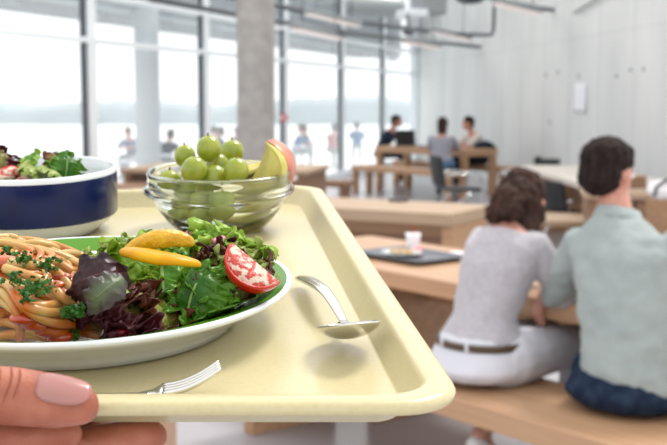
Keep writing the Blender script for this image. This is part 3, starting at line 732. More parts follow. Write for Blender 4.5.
for i in range(40):
    a = rnd.random() * 6.28; r_ = rnd.random() ** .5 * 0.06
    b.ell((r_ * math.cos(a), r_ * math.sin(a), 0.02 + rnd.random() * 0.012), (0.012, 0.008, 0.007), rot=Euler((0, 0, a)).to_matrix(), nu=8, nv=6)
tag(b.build('food_leftovers', mat('stew', (0.45, 0.2, 0.07), 0.5, color2=(0.6, 0.5, 0.25), scale=40), mw=Matrix.Translation(q)), 'orange and yellow food heaped on the white plate of the dark tray', 'food', kind='stuff')
q = atz(413, 252, 0.752)
rt = empty('drinking_cup', Matrix.Translation(q + Vector((0, 0, 0.008))), 'white square drink carton with a straw on the dark grey tray', 'cup')
b = MB(); b.loft([[Vector((sx * w, sy * w, z)) for sx, sy in ((-1, -1), (1, -1), (1, 1), (-1, 1))] for z, w in ((0, .028), (.085, .036))]); b.build('carton', M_cup, rt, smooth=False)
b = MB(); b.tube([(0, 0, 0.08), (0.004, 0.0, 0.13)], 0.003, 6); b.build('straw', M_red, rt)
q = q + Tt * 0.065 - Tn * 0.03
b = MB(); b.ell((0, 0, 0.022), (0.03, 0.018, 0.018)); tag(b.build('napkin', mat('red_white_paper', (0.7, 0.08, 0.1), .8, color2=(.85, .8, .8), scale=50), mw=Matrix.Translation(q), remesh=.006, disp=.02, dscale=.02), 'crumpled red and white wrapper beside the drink carton', 'wrapper')
q = atz(455, 256, 0.752)
b = MB(); b.ell((0, 0, 0.01), (0.05, 0.035, 0.012)); tag(b.build('napkin', M_paper, mw=Matrix.Translation(q), disp=.012, dscale=.02), 'white paper napkin between the dark tray and the woman', 'napkin')
# phone between the pair
q = atz(550, 270, 0.79)
rt = empty('phone', frameM(q, Vector((0.9, -0.4, 0))), 'dark phone held up between the near woman and man', 'phone')
b = MB(); b.box((0, 0, 0), (0.045, 0.012, 0.08), rot=Euler((R(-25), 0, 0)).to_matrix()); b.build('phone_body', M_black, rt, smooth=False, bevel=.003)
# small items on the middle table
q = atz(398, 202, 0.752)
b = MB(); b.tube([(-0.07, 0, 0.012), (0.0, 0.02, 0.012), (0.07, -0.01, 0.012)], 0.01, 8); b.tube([(-0.02, 0.05, 0.012), (0.02, -0.05, 0.012)], 0.008, 8); tag(b.build('sunglasses', M_black, mw=Matrix.Translation(q)), 'small black glasses lying on the empty middle table', 'glasses')
# bag at the right edge
q = atz(664, 196, 0.76)
rt = empty('shoulder_bag', Matrix.Translation(q), 'white and black bag at the right edge behind the man\'s shoulder', 'bag')
b = MB(); b.ell((0, 0.05, 0.05), (0.13, 0.09, 0.08)); b.build('bag_body', M_cup, rt, remesh=.01, disp=.03, dscale=.05)
b = MB(); b.tube([(-0.09, -0.03, 0.0), (-0.07, -0.04, 0.08), (0.0, -0.03, 0.13), (0.08, -0.03, 0.12)], 0.012, 8); b.build('strap', M_black, rt)

# ================================================================== THE TRAY
QUAD = [(-0.345, 0.443), (0.0585, 0.443), (-0.0125, 1.012), (-0.40, 0.955)]
TZ = 0.014
rt = empty('serving_tray', TM.copy(), 'large cream plastic serving tray held in the foreground', 'tray')
prof = [(0.040, -0.004), (0.024, -0.004), (0.012, 0.008), (0.003, 0.0072), (0.0005, 0.0082), (0.0, 0.0105), (0.0012, 0.0132), (0.004, TZ), (0.0115, TZ), (0.0130, 0.0132), (0.0145, 0.0110), (0.0215, 0.0006), (0.0222, 0.0001), (0.023, 0.0), (0.030, 0.0)]
b = MB(); tray_mesh(b, QUAD, prof, [0.045, 0.027, 0.03, 0.05], 14)
b.build('tray_body', M_tray, rt)

# plate
PC = Vector((-0.144, 0.609, 0.0))
def on_tray(loc, rz=0.0): return TM @ Matrix.Translation(loc) @ Matrix.Rotation(rz, 4, 'Z')
prof = [(0.0001, 0.003), (0.070, 0.003), (0.0845, 0.0006), (0.0872, 0.0008), (0.089, 0.004), (0.096, 0.009), (0.1075, 0.0165), (0.118, 0.0212), (0.1205, 0.0232), (0.1203, 0.0247), (0.1185, 0.0252),
        (0.1172, 0.0248), (0.101, 0.0200), (0.0995, 0.0194), (0.092, 0.0145), (0.084, 0.009), (0.075, 0.0075), (0.04, 0.007), (0.0001, 0.007)]
mis = [0] * 18; mis[11] = 1; mis[12] = 1
b = MB(); b.lathe(prof, 128, mis=mis)
o = b.build('dinner_plate', [M_white_cer, M_green_cer], mw=on_tray(PC + Vector((0, 0, 0.0004)))); tag(o, 'white plate with a green rim holding spaghetti and salad', 'plate')

# glass bowl
KB = 0.94
gp = [(0.0001, 0.0015), (0.030, 0.0005), (0.036, 0.0008), (0.039, 0.003), (0.046, 0.010), (0.053, 0.020), (0.0575, 0.0300), (0.0625, 0.0315), (0.0645, 0.034), (0.0640, 0.0365), (0.0612, 0.038), (0.0605, 0.046), (0.0615, 0.050), (0.0602, 0.0520),
      (0.0580, 0.0505), (0.0572, 0.044), (0.0568, 0.034), (0.0545, 0.028), (0.050, 0.019), (0.043, 0.011), (0.035, 0.006), (0.02, 0.005), (0.0001, 0.005)]
gp = [(r * KB, z * KB) for r, z in gp]
GC = Vector(((219.5 - 333.5) / FPX * 0.885, 0.872, 0))
b = MB(); b.lathe(gp, 72); o = b.build('glass_bowl', M_glass, mw=on_tray(GC + Vector((0, 0, 0.0004)))); tag(o, 'clear glass bowl full of grapes and apple slices on the tray', 'bowl')
M_grape = mat('grape_skin', (0.20, 0.26, 0.012), 0.25, 0.5, (0.30, 0.33, 0.025), 70, sss=0.35, coat=0.3)
def gP(u, v, z):   # point above the bowl: depth fixed at the bowl, height from the pixel
    return None
def at_b(u, v, bb):  # tray local point on depth plane b through pixel
    vp = (222.5 - v) / FPX
    g = bb * (S_ - vp * C_) / (C_ + vp * S_)
    return Vector(((u - 333.5) / FPX * (bb * C_ + g * S_), bb, H_FLOOR - g))
grapes = [(185, 156, 0.955, .0095), (209, 149, 0.925, .0108), (194, 170, 0.905, .0108), (236, 171, 0.905, .0105), (214, 179, 0.915, .0115), (169, 182, 0.915, .010), (232, 152, 0.965, .0105), (174, 212, 0.915, .0100), (197, 220, 0.913, .0125), (222, 207, 0.903, .011), (201, 196, 0.93, .0115), (184, 195, 0.925, .011), (218, 165, 0.945, .010)]
gl = ['grape at the upper left of the glass bowl', 'topmost bright grape in the glass bowl', 'large grape in the front left of the heap, under the topmost one', 'round grape at the front right of the heap', 'grape in the middle just above the glass rim', 'grape at the left rim of the glass bowl',
      'brownish grape behind the topmost one, right side', 'grape seen through the glass at the lower left', 'grape seen through the glass at the bottom of the bowl', 'grape seen through the glass in the centre right', 'grape just below the glass rim in the middle', 'grape just below the glass rim on the left', 'small grape hidden between the topmost and middle grapes']
def in_bowl(c, r_):
    for _ in range(3):
        z = max(c.z - r_ * .45, 0.004) / KB
        rin = KB * (0.035 + (z - .006) * 1.6 if z < .011 else 0.043 + (z - .011) * .85 if z < .019 else 0.050 + (z - .019) * .5 if z < .028 else 0.0556)
        q = Vector((c.x - GC.x, c.y - GC.y)); lim = rin - r_ * 0.93
        if q.length > lim: q = q.normalized() * max(lim, 0.001); c = Vector((GC.x + q.x, GC.y + q.y, c.z))
        c.z = max(c.z, 0.006 + r_)
    return c
def orient(n1, ax, spread):
    n1, ax = Vector(n1).normalized(), Vector(ax).normalized(); n1 = (n1 - ax * n1.dot(ax)).normalized(); t_ = n1.cross(ax)
    n1l = Vector((-math.sin(spread / 2), math.cos(spread / 2), 0)); zl = Vector((0, 0, 1)); tl_ = n1l.cross(zl)
    return Matrix((n1, ax, t_)).transposed() @ Matrix((n1l, zl, tl_))
for (u, v, bb, r_), lb in zip(grapes, gl):
    r_ *= 0.93
    c = in_bowl(at_b(u, v, bb - 0.068), r_) if v > 165 else at_b(u, v, bb - 0.068)
    rt = empty('grape', on_tray(c, rnd.random() * 6), lb, 'grape', 'green grapes in the glass bowl')
    b = MB(); b.ell((0, 0, 0), (r_, r_, r_ * 1.06), rot=Euler((rnd.random(), rnd.random(), 0)).to_matrix(), nu=24, nv=16); b.build('berry', M_grape, rt)
    b = MB(); b.tube([(0, 0, r_ * .95), (0.001, 0, r_ * 1.25)], 0.0008, 6); b.build('stalk', mat('stalk', (0.2, 0.13, 0.03), .8), rt)
# apple slices: wedges
M_flesh = mat('apple_flesh', (0.44, 0.38, 0.07), 0.45, 0.3, (0.54, 0.48, 0.15), 60, sss=0.25)
M_apple = mat('apple_skin', (0.45, 0.08, 0.06), 0.3, 0.4, (0.52, 0.24, 0.10), 50, coat=0.3)
M_pear = mat('pear_skin', (0.34, 0.30, 0.02), 0.35, 0.5, (0.42, 0.36, 0.04), 60, coat=0.1)
def apple_wedge(label, c, r_, spread, rot, skin):
    rt = empty('apple_slice', on_tray(c) @ orient(rot[0], rot[1], spread).to_4x4(), label, 'apple slice', 'apple slices in the glass bowl')
    b = MB(); n = 18; mseg = 8; rings = []
    for i in range(n + 1):
        th = PI * i / n; rr = r_ * (math.sin(th) ** 0.75) * (1 + 0.10 * math.cos(th)); z = -r_ * 0.95 * math.cos(th)
        rings.append([Vector((max(rr, 1e-4) * math.cos(-spread / 2 + spread * k / mseg), max(rr, 1e-4) * math.sin(-spread / 2 + spread * k / mseg), z)) for k in range(mseg + 1)])
    b.loft(rings, close=False, cap=False)
    b.build('skin', skin, rt, solid=0.0008)
    b = MB(); rings = []
    for i in range(n + 1):
        th = PI * i / n; rr = 0.975 * r_ * (math.sin(th) ** 0.75) * (1 + 0.10 * math.cos(th)); z = -r_ * 0.93 * math.cos(th)
        rings.append([Vector((0.006 * math.sin(th), 0, z))] + [Vector((max(rr, 1e-4) * math.cos(-spread / 2 + spread * k / mseg), max(rr, 1e-4) * math.sin(-spread / 2 + spread * k / mseg), z)) for k in range(mseg + 1)])
    b.loft(rings); b.build('flesh', M_flesh, rt)
apple_wedge('apple slice with red skin standing at the right of the glass bowl', at_b(259, 171, 0.884), 0.0285, R(100), ((-.6, -.75, .25), (-.25, .2, -.95)), M_apple)
apple_wedge('yellow pale slice leaning against the red apple slice', at_b(247, 172, 0.862), 0.030, R(48), ((-.45, -.85, .3), (-.55, .1, -.9)), M_flesh)
apple_wedge('yellow pear slice lying inside the right side of the glass bowl', at_b(243, 205, 0.872) , 0.0225, R(62), ((-.1, -.62, .75), (-1, 0, -.35)), M_pear)
apple_wedge('brownish green slice behind the grapes', at_b(240, 157, 0.880), 0.019, R(60), ((-.2, -.6, .75), (-1, 0, .1)), mat('olive_skin', (0.16, 0.13, 0.02), .4))

# blue bowl
BC = Vector((-0.2420, 0.868, 0))
bp_ = [(0.0001, 0.003), (0.042, 0.002), (0.050, 0.0006), (0.0525, 0.001), (0.054, 0.003), (0.061, 0.008), (0.0645, 0.0125), (0.0662, 0.0135), (0.0675, 0.015), (0.0682, 0.046), (0.0682, 0.0472), (0.0680, 0.0505), (0.0665, 0.0515),
       (0.0650, 0.0505), (0.0640, 0.042), (0.061, 0.022), (0.053, 0.009), (0.03, 0.006), (0.0001, 0.006)]
mis = [0] * 18; mis[7] = mis[8] = mis[9] = 1
b = MB(); b.lathe(bp_, 96, mis=mis); o = b.build('blue_bowl', [M_white_cer, M_blue_cer], mw=on_tray(BC + Vector((0, 0, 0.0004)))); tag(o, 'white bowl with a dark blue outer band holding salad', 'bowl')

# ------------------------------------------------------------------ leaves
def leaf_mat(name, base, edge, vein, rough=0.35, e0=0.55, e1=0.95, noise_mix=0.5, base2=None, sss=0.0, sc_=90):
    m = bpy.data.materials.new(name); m.use_nodes = True
    nt = m.node_tree; b = nt.nodes['Principled BSDF']; b.inputs['Roughness'].default_value = rough
    b.inputs['Specular IOR Level'].default_value = 0.3; b.inputs['Coat Weight'].default_value = 0.08; b.inputs['Coat Roughness'].default_value = 0.2
    uv = nt.nodes.new('ShaderNodeUVMap'); uv.uv_map = 'uv'; sx = nt.nodes.new('ShaderNodeSeparateXYZ'); nt.links.new(uv.outputs[0], sx.inputs[0])
    tc = nt.nodes.new('ShaderNodeTexCoord'); n = nt.nodes.new('ShaderNodeTexNoise'); n.inputs['Scale'].default_value = sc_; n.inputs['Detail'].default_value = 5
    nt.links.new(tc.outputs['Object'], n.inputs['Vector'])
    a = nt.nodes.new('ShaderNodeMath'); a.operation = 'MULTIPLY_ADD'; nt.links.new(n.outputs[0], a.inputs[0]); a.inputs[1].default_value = noise_mix; nt.links.new(sx.outputs[0], a.inputs[2])
    r = nt.nodes.new('ShaderNodeValToRGB'); cr = r.color_ramp; cr.elements[0].position = e0; cr.elements[1].position = min(e1 + noise_mix * .5, 1.0)
    cr.elements[0].color = (*base, 1); cr.elements[1].color = (*edge, 1)
    if base2: e = cr.elements.new((e0 + cr.elements[1].position) / 2); e.color = (*base2, 1)
    nt.links.new(a.outputs[0], r.inputs[0])
    # vein = near centre line (v coordinate holds distance along)
    vn = nt.nodes.new('ShaderNodeMath'); vn.operation = 'LESS_THAN'; nt.links.new(sx.outputs[0], vn.inputs[0]); vn.inputs[1].default_value = 0.028
    mx = nt.nodes.new('ShaderNodeMix'); mx.data_type = 'RGBA'; nt.links.new(vn.outputs[0], mx.inputs[0]); nt.links.new(r.outputs[0], mx.inputs[6]); mx.inputs[7].default_value = (*vein, 1)
    nt.links.new(mx.outputs[2], b.inputs['Base Color'])
    tr = nt.nodes.new('ShaderNodeBsdfTranslucent'); nt.links.new(mx.outputs[2], tr.inputs[0])
    ms = nt.nodes.new('ShaderNodeMixShader'); ms.inputs[0].default_value = 0.3
    out = nt.nodes['Material Output']; nt.links.new(b.outputs[0], ms.inputs[1]); nt.links.new(tr.outputs[0], ms.inputs[2]); nt.links.new(ms.outputs[0], out.inputs[0])
    bp = nt.nodes.new('ShaderNodeBump'); bp.inputs['Strength'].default_value = 0.35; bp.inputs['Distance'].default_value = 0.002
    n3 = nt.nodes.new('ShaderNodeTexVoronoi'); n3.inputs['Scale'].default_value = 260; nt.links.new(tc.outputs['Object'], n3.inputs['Vector'])
    nt.links.new(n3.outputs[0], bp.inputs['Height']); nt.links.new(bp.outputs[0], b.inputs['Normal'])
    return m
L_green = leaf_mat('lettuce_green', (0.07, 0.24, 0.008), (0.28, 0.44, 0.03), (0.42, 0.56, 0.18), e0=0.4, e1=0.8)
L_dark = leaf_mat('lettuce_dark', (0.025, 0.12, 0.005), (0.09, 0.24, 0.012), (0.3, 0.45, 0.12), e0=0.4, e1=0.8)
L_pale = leaf_mat('frisee_pale', (0.26, 0.34, 0.05), (0.46, 0.54, 0.17), (0.6, 0.66, 0.35), e0=0.3, e1=0.8)
L_rosso = leaf_mat('lollo_rosso', (0.20, 0.20, 0.03), (0.075, 0.010, 0.016), (0.35, 0.30, 0.12), e0=0.42, e1=0.62, base2=(0.15, 0.07, 0.03), sc_=120)
L_brown = leaf_mat('red_oak_leaf', (0.22, 0.25, 0.03), (0.12, 0.03, 0.014), (0.4, 0.4, 0.15), e0=0.5, e1=0.8, base2=(0.24, 0.15, 0.04), sc_=120)
L_purple = leaf_mat('purple_leaf', (0.05, 0.016, 0.022), (0.022, 0.006, 0.010), (0.14, 0.05, 0.06), e0=0.3, e1=0.7)
L_greyg = leaf_mat('grey_green_leaf', (0.11, 0.15, 0.075), (0.07, 0.055, 0.05), (0.2, 0.23, 0.14), e0=0.4, e1=0.9)

def leaf(label, c, L, W, m, rot, ruffle=0.006, freq=9, curl=0.35, fold=0.3, seed=0, nu=110, nv=44, shape='oval', name='lettuce_leaf', group='salad leaves on the dinner plate', cat='lettuce leaf', M=None):
    r_ = random.Random(seed); b = MB(); b.uv = []
    rows = []
    ph = r_.random() * 6
    for i in range(nu + 1):
        t = i / nu
        if shape == 'oval': w = W * math.sin(PI * (0.06 + 0.90 * t)) ** 0.65
        else: w = W * (0.15 + 0.85 * math.sin(PI * min(0.5, t * 0.62)) ** 1.2) * (1 - 0.25 * max(0, (t - .85) / .15) ** 2)
        row = []
        for j in range(nv + 1):
            s = -1 + 2 * j / nv
            e = max(abs(s), (t - 0.7) / 0.3 if t > .7 else 0)
            sg = 1 if s > 0 else -1
            wob = 1 + 0.10 * math.sin(freq * 2.0 * t * PI + ph + sg) * abs(s) ** 2
            x = s * w * wob; y = (t - 0.5) * L + 0.07 * L * math.sin(freq * 0.8 * s + ph) * max(0, t - .7) * 2
            z = -curl * L * (t - 0.5) ** 2 * 1.6 + fold * W * abs(s) ** 1.5
            cyc = freq * 0.75; a = 0.55 * ruffle * e ** 2.0; crm = 190
            z += a * (math.sin(cyc * 2 * PI * t + ph + 2.1 * sg + 1.2 * s) + 0.40 * math.sin(cyc * 4.7 * PI * t + 1.7 * ph + 2 * sg))
            if t > .7: z += a * 0.8 * math.sin(freq * 1.1 * s + ph * 2)
            x += a * 0.6 * math.cos(cyc * 2.6 * PI * t + ph) * sg
            q1 = Vector((x * crm, y * crm, seed * 1.7)); q2 = q1 * 2.3 + Vector((5, 9, 2))
            e2 = e ** 1.2 * ruffle
            z += e2 * (1.1 * noise.noise(q1) + 0.7 * noise.noise(q2)) + 0.0022 * noise.noise(Vector((x * 70, y * 70, seed * 3.1)))
            x += e2 * (0.8 * noise.noise(q1 + Vector((31, 0, 0))) + 0.5 * noise.noise(q2 + Vector((31, 0, 0))))
            y += e2 * (0.8 * noise.noise(q1 + Vector((0, 57, 0))) + 0.5 * noise.noise(q2 + Vector((0, 57, 0))))
            row.append(Vector((x, y, z))); b.uv.append((min(1, e if t > .7 else abs(s)), t))
        rows.append(row)
    b.loft(rows, close=False, cap=False)
    # hold the sheet inside the dish: no vertex below its surface
    mw = (M or on_tray(c)) @ ((Matrix.Rotation(rot[3], 4, 'Z') @ Matrix.Rotation(rot[1], 4, 'X') @ Matrix.Rotation(rot[2], 4, 'Z')) if rot[0] == 'f' else Euler(rot).to_matrix().to_4x4())
    inv = TM.inverted(); back = mw.inverted()
    ctr, prof_ = leaf.dish
    for k, v in enumerate(b.v):
        w = inv @ (mw @ v)
        rr = math.hypot(w.x - ctr.x, w.y - ctr.y); zf = prof_(rr)
        if w.z < zf: w.z = zf + 0.0006 * r_.random() ; b.v[k] = back @ (TM @ w)
        w = inv @ (mw @ b.v[k])
        if rr > leaf.rmax:
            f = leaf.rmax / rr; w.x = ctr.x + (w.x - ctr.x) * f; w.y = ctr.y + (w.y - ctr.y) * f; b.v[k] = back @ (TM @ w)
    o = b.build(name, m, mw=mw, solid=0.0005, recalc=False)
    tag(o, label, cat, group); return o
def plate_prof(r):
    if r < 0.084: return 0.0100
    if r < 0.101: return 0.0100 + (r - 0.084) / 0.017 * 0.012
    return 0.022 + (r - 0.101) * 0.28 + 0.002
leaf.dish = (PC, plate_prof); leaf.rmax = 0.113

FACE = R(62)      # tilt towards the camera
# underlying leaves, filling the heap
specs = [
 # label, (u,v,z), L, W, mat, rot(x,y,z), ruffle,freq,curl,fold,shape
 ('dark green leaf lying low in the middle of the salad', (180, 292, .022), .075, .034, L_dark, (.5, .1, 1.2), .005, 5, .3, .2, 'oval'),
 ('broad dark green leaf under the red tipped leaves at the right', (225, 300, .022), .06, .028, L_dark, (.5, .3, .6), .004, 5, .3, .2, 'oval'),
 ('green leaf at the back of the salad below the pepper', (165, 262, .032), .075, .03, L_dark, (.3, .0, 1.6), .005, 6, .4, .2, 'oval'),
 ('bottom green leaf close to the front rim of the plate', (205, 318, .016), .058, .022, L_dark, (.7, 0, 1.3), .004, 6, .2, .1, 'oval'),
 ('flat green leaf resting on the right rim of the plate', (262, 296, .020), .042, .017, L_green, (.35, .2, .8), .003, 5, .3, .2, 'oval'),
 ('bright curly lettuce leaf in the centre of the salad', (163, 281, .036), .058, .030, L_green, (1.0, .1, .35), .0085, 5, .5, -.2, 'fan'),
 ('bright ruffled lettuce leaf right of centre under the yellow pepper', (203, 262, .040), .052, .028, L_green, (.9, .2, -.5), .0085, 5, .5, -.2, 'fan'),
 ('large smooth green leaf facing front, below the yellow pepper', (198, 288, .030), .044, .019, L_green, ('f', 1.0, .5, .1), .004, 5, .6, -.3, 'oval'),
 ('dark green leaf hanging over the front right of the heap', (190, 300, .028), .046, .022, L_dark, (1.15, .1, -.4), .004, 6, .6, -.3, 'oval'),
 ('pale curly endive leaf beside the tomato wedge', (247, 274, .036), .034, .014, L_pale, (1.0, .3, .5), .0075, 7, .4, 0, 'fan'),
 ('pale endive tuft behind the purple leaf', (122, 262, .040), .032, .014, L_pale, (.8, -.2, .7), .0065, 7, .4, 0, 'fan'),
 ('olive green leaf under the purple leaf', (140, 304, .026), .036, .017, L_pale, (.9, .0, 1.3), .003, 4, .6, -.3, 'oval'),
 ('dark red curly leaf at the front, right of the spaghetti', (118, 318, .022), .040, .022, L_rosso, (.9, .1, .9), .0095, 6, .3, 0, 'fan'),
 ('dark red curly leaf touching the front rim of the plate', (148, 322, .020), .044, .020, L_rosso, (.8, .0, 1.5), .0090, 7, .3, 0, 'fan'),
 ('green and red curly leaf lower centre of the salad', (166, 316, .022), .040, .017, L_brown, (.9, .2, 1.1), .0075, 7, .4, 0, 'fan'),
 ('red brown curly leaf right of the large smooth leaf', (232, 288, .030), .046, .022, L_brown, (.9, .2, .2), .0100, 6, .4, 0, 'fan'),
 ('red brown curly leaf below the tomato wedge', (240, 303, .022), .040, .017, L_rosso, (.9, .1, -.6), .0080, 7, .4, 0, 'fan'),
 ('dark red frilly leaf tucked between the two pepper slices and the tomato', (218, 270, .038), .030, .014, L_rosso, (.9, -.2, .3), .0070, 7, .4, 0, 'fan'),
 ('brown green leaf behind the tomato wedge', (232, 256, .040), .036, .018, L_brown, (.5, .2, .9), .0045, 6, .4, 0, 'oval'),
 ('green leaf between the pepper slices', (182, 248, .048), .042, .012, L_dark, (.6, .1, 1.45), .0045, 6, .3, 0, 'oval'),
 ('small green leaf at the right of the pepper slices', (212, 250, .046), .034, .014, L_green, (.8, .1, -.9), .0055, 6, .3, 0, 'fan'),
 ('green leaf near the front rim, below the dark red one', (222, 322, .014), .046, .014, L_dark, (.9, 0, 1.3), .0060, 7, .3, 0, 'oval'),
 ('curly green leaf touching the purple leaf', (128, 283, .034), .040, .018, L_green, (.95, -.1, -.4), .0070, 6, .4, 0, 'fan'),
]
for k, (lb, (u, v, z), L_, W_, m, rot, ru, fq, cu, fo, sh) in enumerate(specs):
    leaf(lb, P(u, v, z), L_, W_, m, rot, ru, fq, cu, fo, seed=k + 3, shape=sh)
# purple leaf, big, facing the camera
leaf('smooth purple leaf standing up beside the spaghetti', P(92, 276, .050), .030, .0125, L_purple, ('f', 1.05, 1.9, -.1), .0012, 3, .9, -.25, seed=60, name='radicchio_leaf', cat='salad leaf')
leaf('grey green underside of the folded purple leaf', P(104, 290, .048), .022, .0085, L_greyg, ('f', 1.1, 2.3, .1), .0014, 3, .8, -.3, seed=61, name='radicchio_leaf', cat='salad leaf')

# yellow pepper slices
M_pep = mat('yellow_pepper', (0.50, 0.22, 0.001), 0.3, 0.2, (0.55, 0.29, 0.002), 90)
M_pepin = mat('pepper_inside', (0.52, 0.26, 0.004), 0.3, 0.5, (0.58, 0.34, 0.008), 260, bump=0.25, bscale=300)
def pepper(label, pts, hgt, thick, m):
    # a curved band: pts = tray-local centre line, hgt = band width direction vector list
    b = MB(); rings = []
    n = len(pts)
    for i, p_ in enumerate(pts):
        t = (pts[min(i + 1, n - 1)] - pts[max(i - 1, 0)]).normalized(); h = hgt[i]; w = t.cross(h).normalized() * thick / 2 * (0.5 + math.sin(PI * (i + .5) / n))
        rings.append([p_ - h * .5 - w * .5, p_ - h * .25 - w, p_ + h * .25 - w, p_ + h * .5 - w * .5, p_ + h * .5 + w * .5, p_ + h * .25 + w, p_ - h * .25 + w, p_ - h * .5 + w * .5])
    b.loft(rings); o = b.build('pepper_slice', m, mw=TM.copy(), sub=2); tag(o, label, 'pepper slice', 'yellow pepper slices'); return o
def crv(lst, n=12):
    out = []
    for i in range(n):
        t = i / (n - 1) * (len(lst) - 1); k = min(int(t), len(lst) - 2); f = t - k
        p0 = lst[max(k - 1, 0)]; p1 = lst[k]; p2 = lst[k + 1]; p3 = lst[min(k + 2, len(lst) - 1)]
        out.append(0.5 * ((2 * p1) + (-p0 + p2) * f + (2 * p0 - 5 * p1 + 4 * p2 - p3) * f * f + (-p0 + 3 * p1 - 3 * p2 + p3) * f ** 3))
    return out
pts = crv([P(124, 252, .056), P(137, 245, .059), P(154, 240, .062), P(175, 238, .062), P(195, 242, .059)])
hg = [Vector((0, -0.3 * 1, 1)).normalized() * h for h in (.003, .005, .007, .0085, .0095, .010, .010, .010, .0095, .009, .007, .004)]
pepper('arched yellow pepper slice on top of the salad, cut side showing', pts, hg, 0.006, M_pepin)
pts = crv([P(122, 251, .058), P(140, 254, .058), P(160, 258, .057), P(180, 260, .056), P(201, 264, .053)])
hg = [Vector((0, 0.0, 1)) * h for h in (.004, .005, .0055, .006, .006, .006, .006, .0055, .005, .005, .004, .003)]
pepper('narrow yellow pepper strip lying below the arched slice', pts, hg, 0.010, M_pep)

# tomato wedge
M_tom = mat('tomato_skin', (0.42, 0.010, 0.004), 0.18, 0.5, (0.48, 0.02, 0.006), 60, coat=0.1)
M_tomf = mat('tomato_flesh', (0.46, 0.045, 0.03), 0.3, 0.5, (0.62, 0.46, 0.36), 260, coat=0.1, lo=0.45, hi=0.52, bump=0.4, bscale=200)
def tomato_wedge(label, c, r_, rot, name='tomato_wedge', grp=None, M=None, spread=R(100)):
    if isinstance(rot, tuple) and len(rot) == 2:
        n1, ax = Vector(rot[0]).normalized(), Vector(rot[1]).normalized(); n1 = (n1 - ax * n1.dot(ax)).normalized(); t_ = n1.cross(ax)
        n1l = Vector((-math.sin(spread / 2), math.cos(spread / 2), 0)); zl = Vector((0, 0, 1)); tl_ = n1l.cross(zl)
        rm = Matrix((n1, ax, t_)).transposed() @ Matrix((n1l, zl, tl_))
    else: rm = Euler(rot).to_matrix()
    rt = empty(name, (M or on_tray(c)) @ rm.to_4x4(), label, 'tomato')
    b = MB(); n = 16; ms = 10; rings = []
    for i in range(n + 1):
        th = PI * i / n; rr = max(r_ * math.sin(th), 1e-4)
        rings.append([Vector((rr * math.cos(-spread / 2 + spread * k / ms), rr * math.sin(-spread / 2 + spread * k / ms), -r_ * math.cos(th))) for k in range(ms + 1)])
    b.loft(rings, close=False, cap=False); b.build('skin', M_tom, rt, solid=0.0010)
    b = MB(); rings = []
    for i in range(n + 1):
        th = PI * i / n; rr = max(0.97 * r_ * math.sin(th), 1e-4)
        rings.append([Vector((0.0, 0, -r_ * .97 * math.cos(th)))] + [Vector((rr * math.cos(-spread / 2 + spread * k / ms), rr * math.sin(-spread / 2 + spread * k / ms), -r_ * .97 * math.cos(th))) for k in range(ms + 1)])
    b.loft(rings); b.build('flesh', M_tomf, rt)
    return rt
tomato_wedge('red tomato wedge with its pale cut face up at the right of the salad', P(256, 262, .046), 0.0165, ((.30, -.55, .75), (-.75, .3, .55)), spread=R(80))
for (u, v, z, lb) in ((192, 233, .052, 'tiny pink onion piece behind the arched pepper slice'), (218, 241, .050, 'tiny pink radish piece at the back of the salad')):
    b = MB(); b.ell((0, 0, 0), (0.0042, 0.003, 0.002)); b.ell((0.002, 0.001, 0.001), (0.003, 0.002, 0.002)); o = b.build('radish_piece', mat('radish_pink', (0.65, 0.04, 0.12), .3, color2=(.85, .6, .65), scale=300), mw=on_tray(P(u, v, z)), remesh=.0006, sm=1); tag(o, lb, 'radish piece')
# small reddish stalk in the front leaves
b = MB(); b.tube([P(108, 334, .016), P(120, 333, .019), P(130, 329, .020)], 0.0022, 10); tag(b.build('beet_stalk', mat('beet', (0.30, 0.01, 0.03), .2, coat=.5), mw=TM.copy()), 'short glossy beet red stalk among the dark red leaves', 'stalk')

# ------------------------------------------------------------------ spaghetti
def pasta_mat():
    m = mat('cooked_spaghetti', (0.50, 0.32, 0.10), 0.28, 0.4, (0.46, 0.10, 0.008), 22, coat=0.15, lo=0.44, hi=0.58, detail=3, sss=0.15)
    return m
M_pasta = pasta_mat()
SC = Vector((-0.196, 0.600, 0.0))
b = MB(); rs = random.Random(12)
def dome(x, y):  # height of the heap
    r2 = ((x / 0.073) ** 2 + (y / 0.078) ** 2); return 0.010 + 0.036 * max(0, 1 - r2) ** 0.6
for i in range(115):
    # arcs of circles in plan, riding on the heap
    lay = rs.random()
    cx = rs.uniform(-0.03, 0.03); cy = rs.uniform(-0.03, 0.03); rad = rs.uniform(0.018, 0.055); a0 = rs.uniform(0, 6.28); span = rs.uniform(1.5, 4.2)
    pts = []; n = 26; ez = rs.uniform(0.6, 1.0); sk = rs.uniform(.7, 1.3); zp = rs.random() * 6; zo = rs.uniform(-.006, .0015)
    for k in range(n):
        a = a0 + span * k / (n - 1)
        x = cx + rad * math.cos(a) * sk; y = cy + rad * math.sin(a) * ez
        x += 0.004 * math.sin(a * 3 + zp); 
        rr = math.hypot(x / 0.075, y / 0.080)
        if rr > 0.97: x *= 0.97 / rr; y *= 0.97 / rr
        z = dome(x, y) + zo + 0.0025 * math.sin(2.2 * a + zp)
        w = SC + Vector((x, y, z)); q = w - PC
        zz = plate_prof(math.hypot(q.x, q.y)) + 0.0015
        if w.z < zz: w.z = zz
        pts.append(w)
    b.tube(pts, 0.0022, 8)
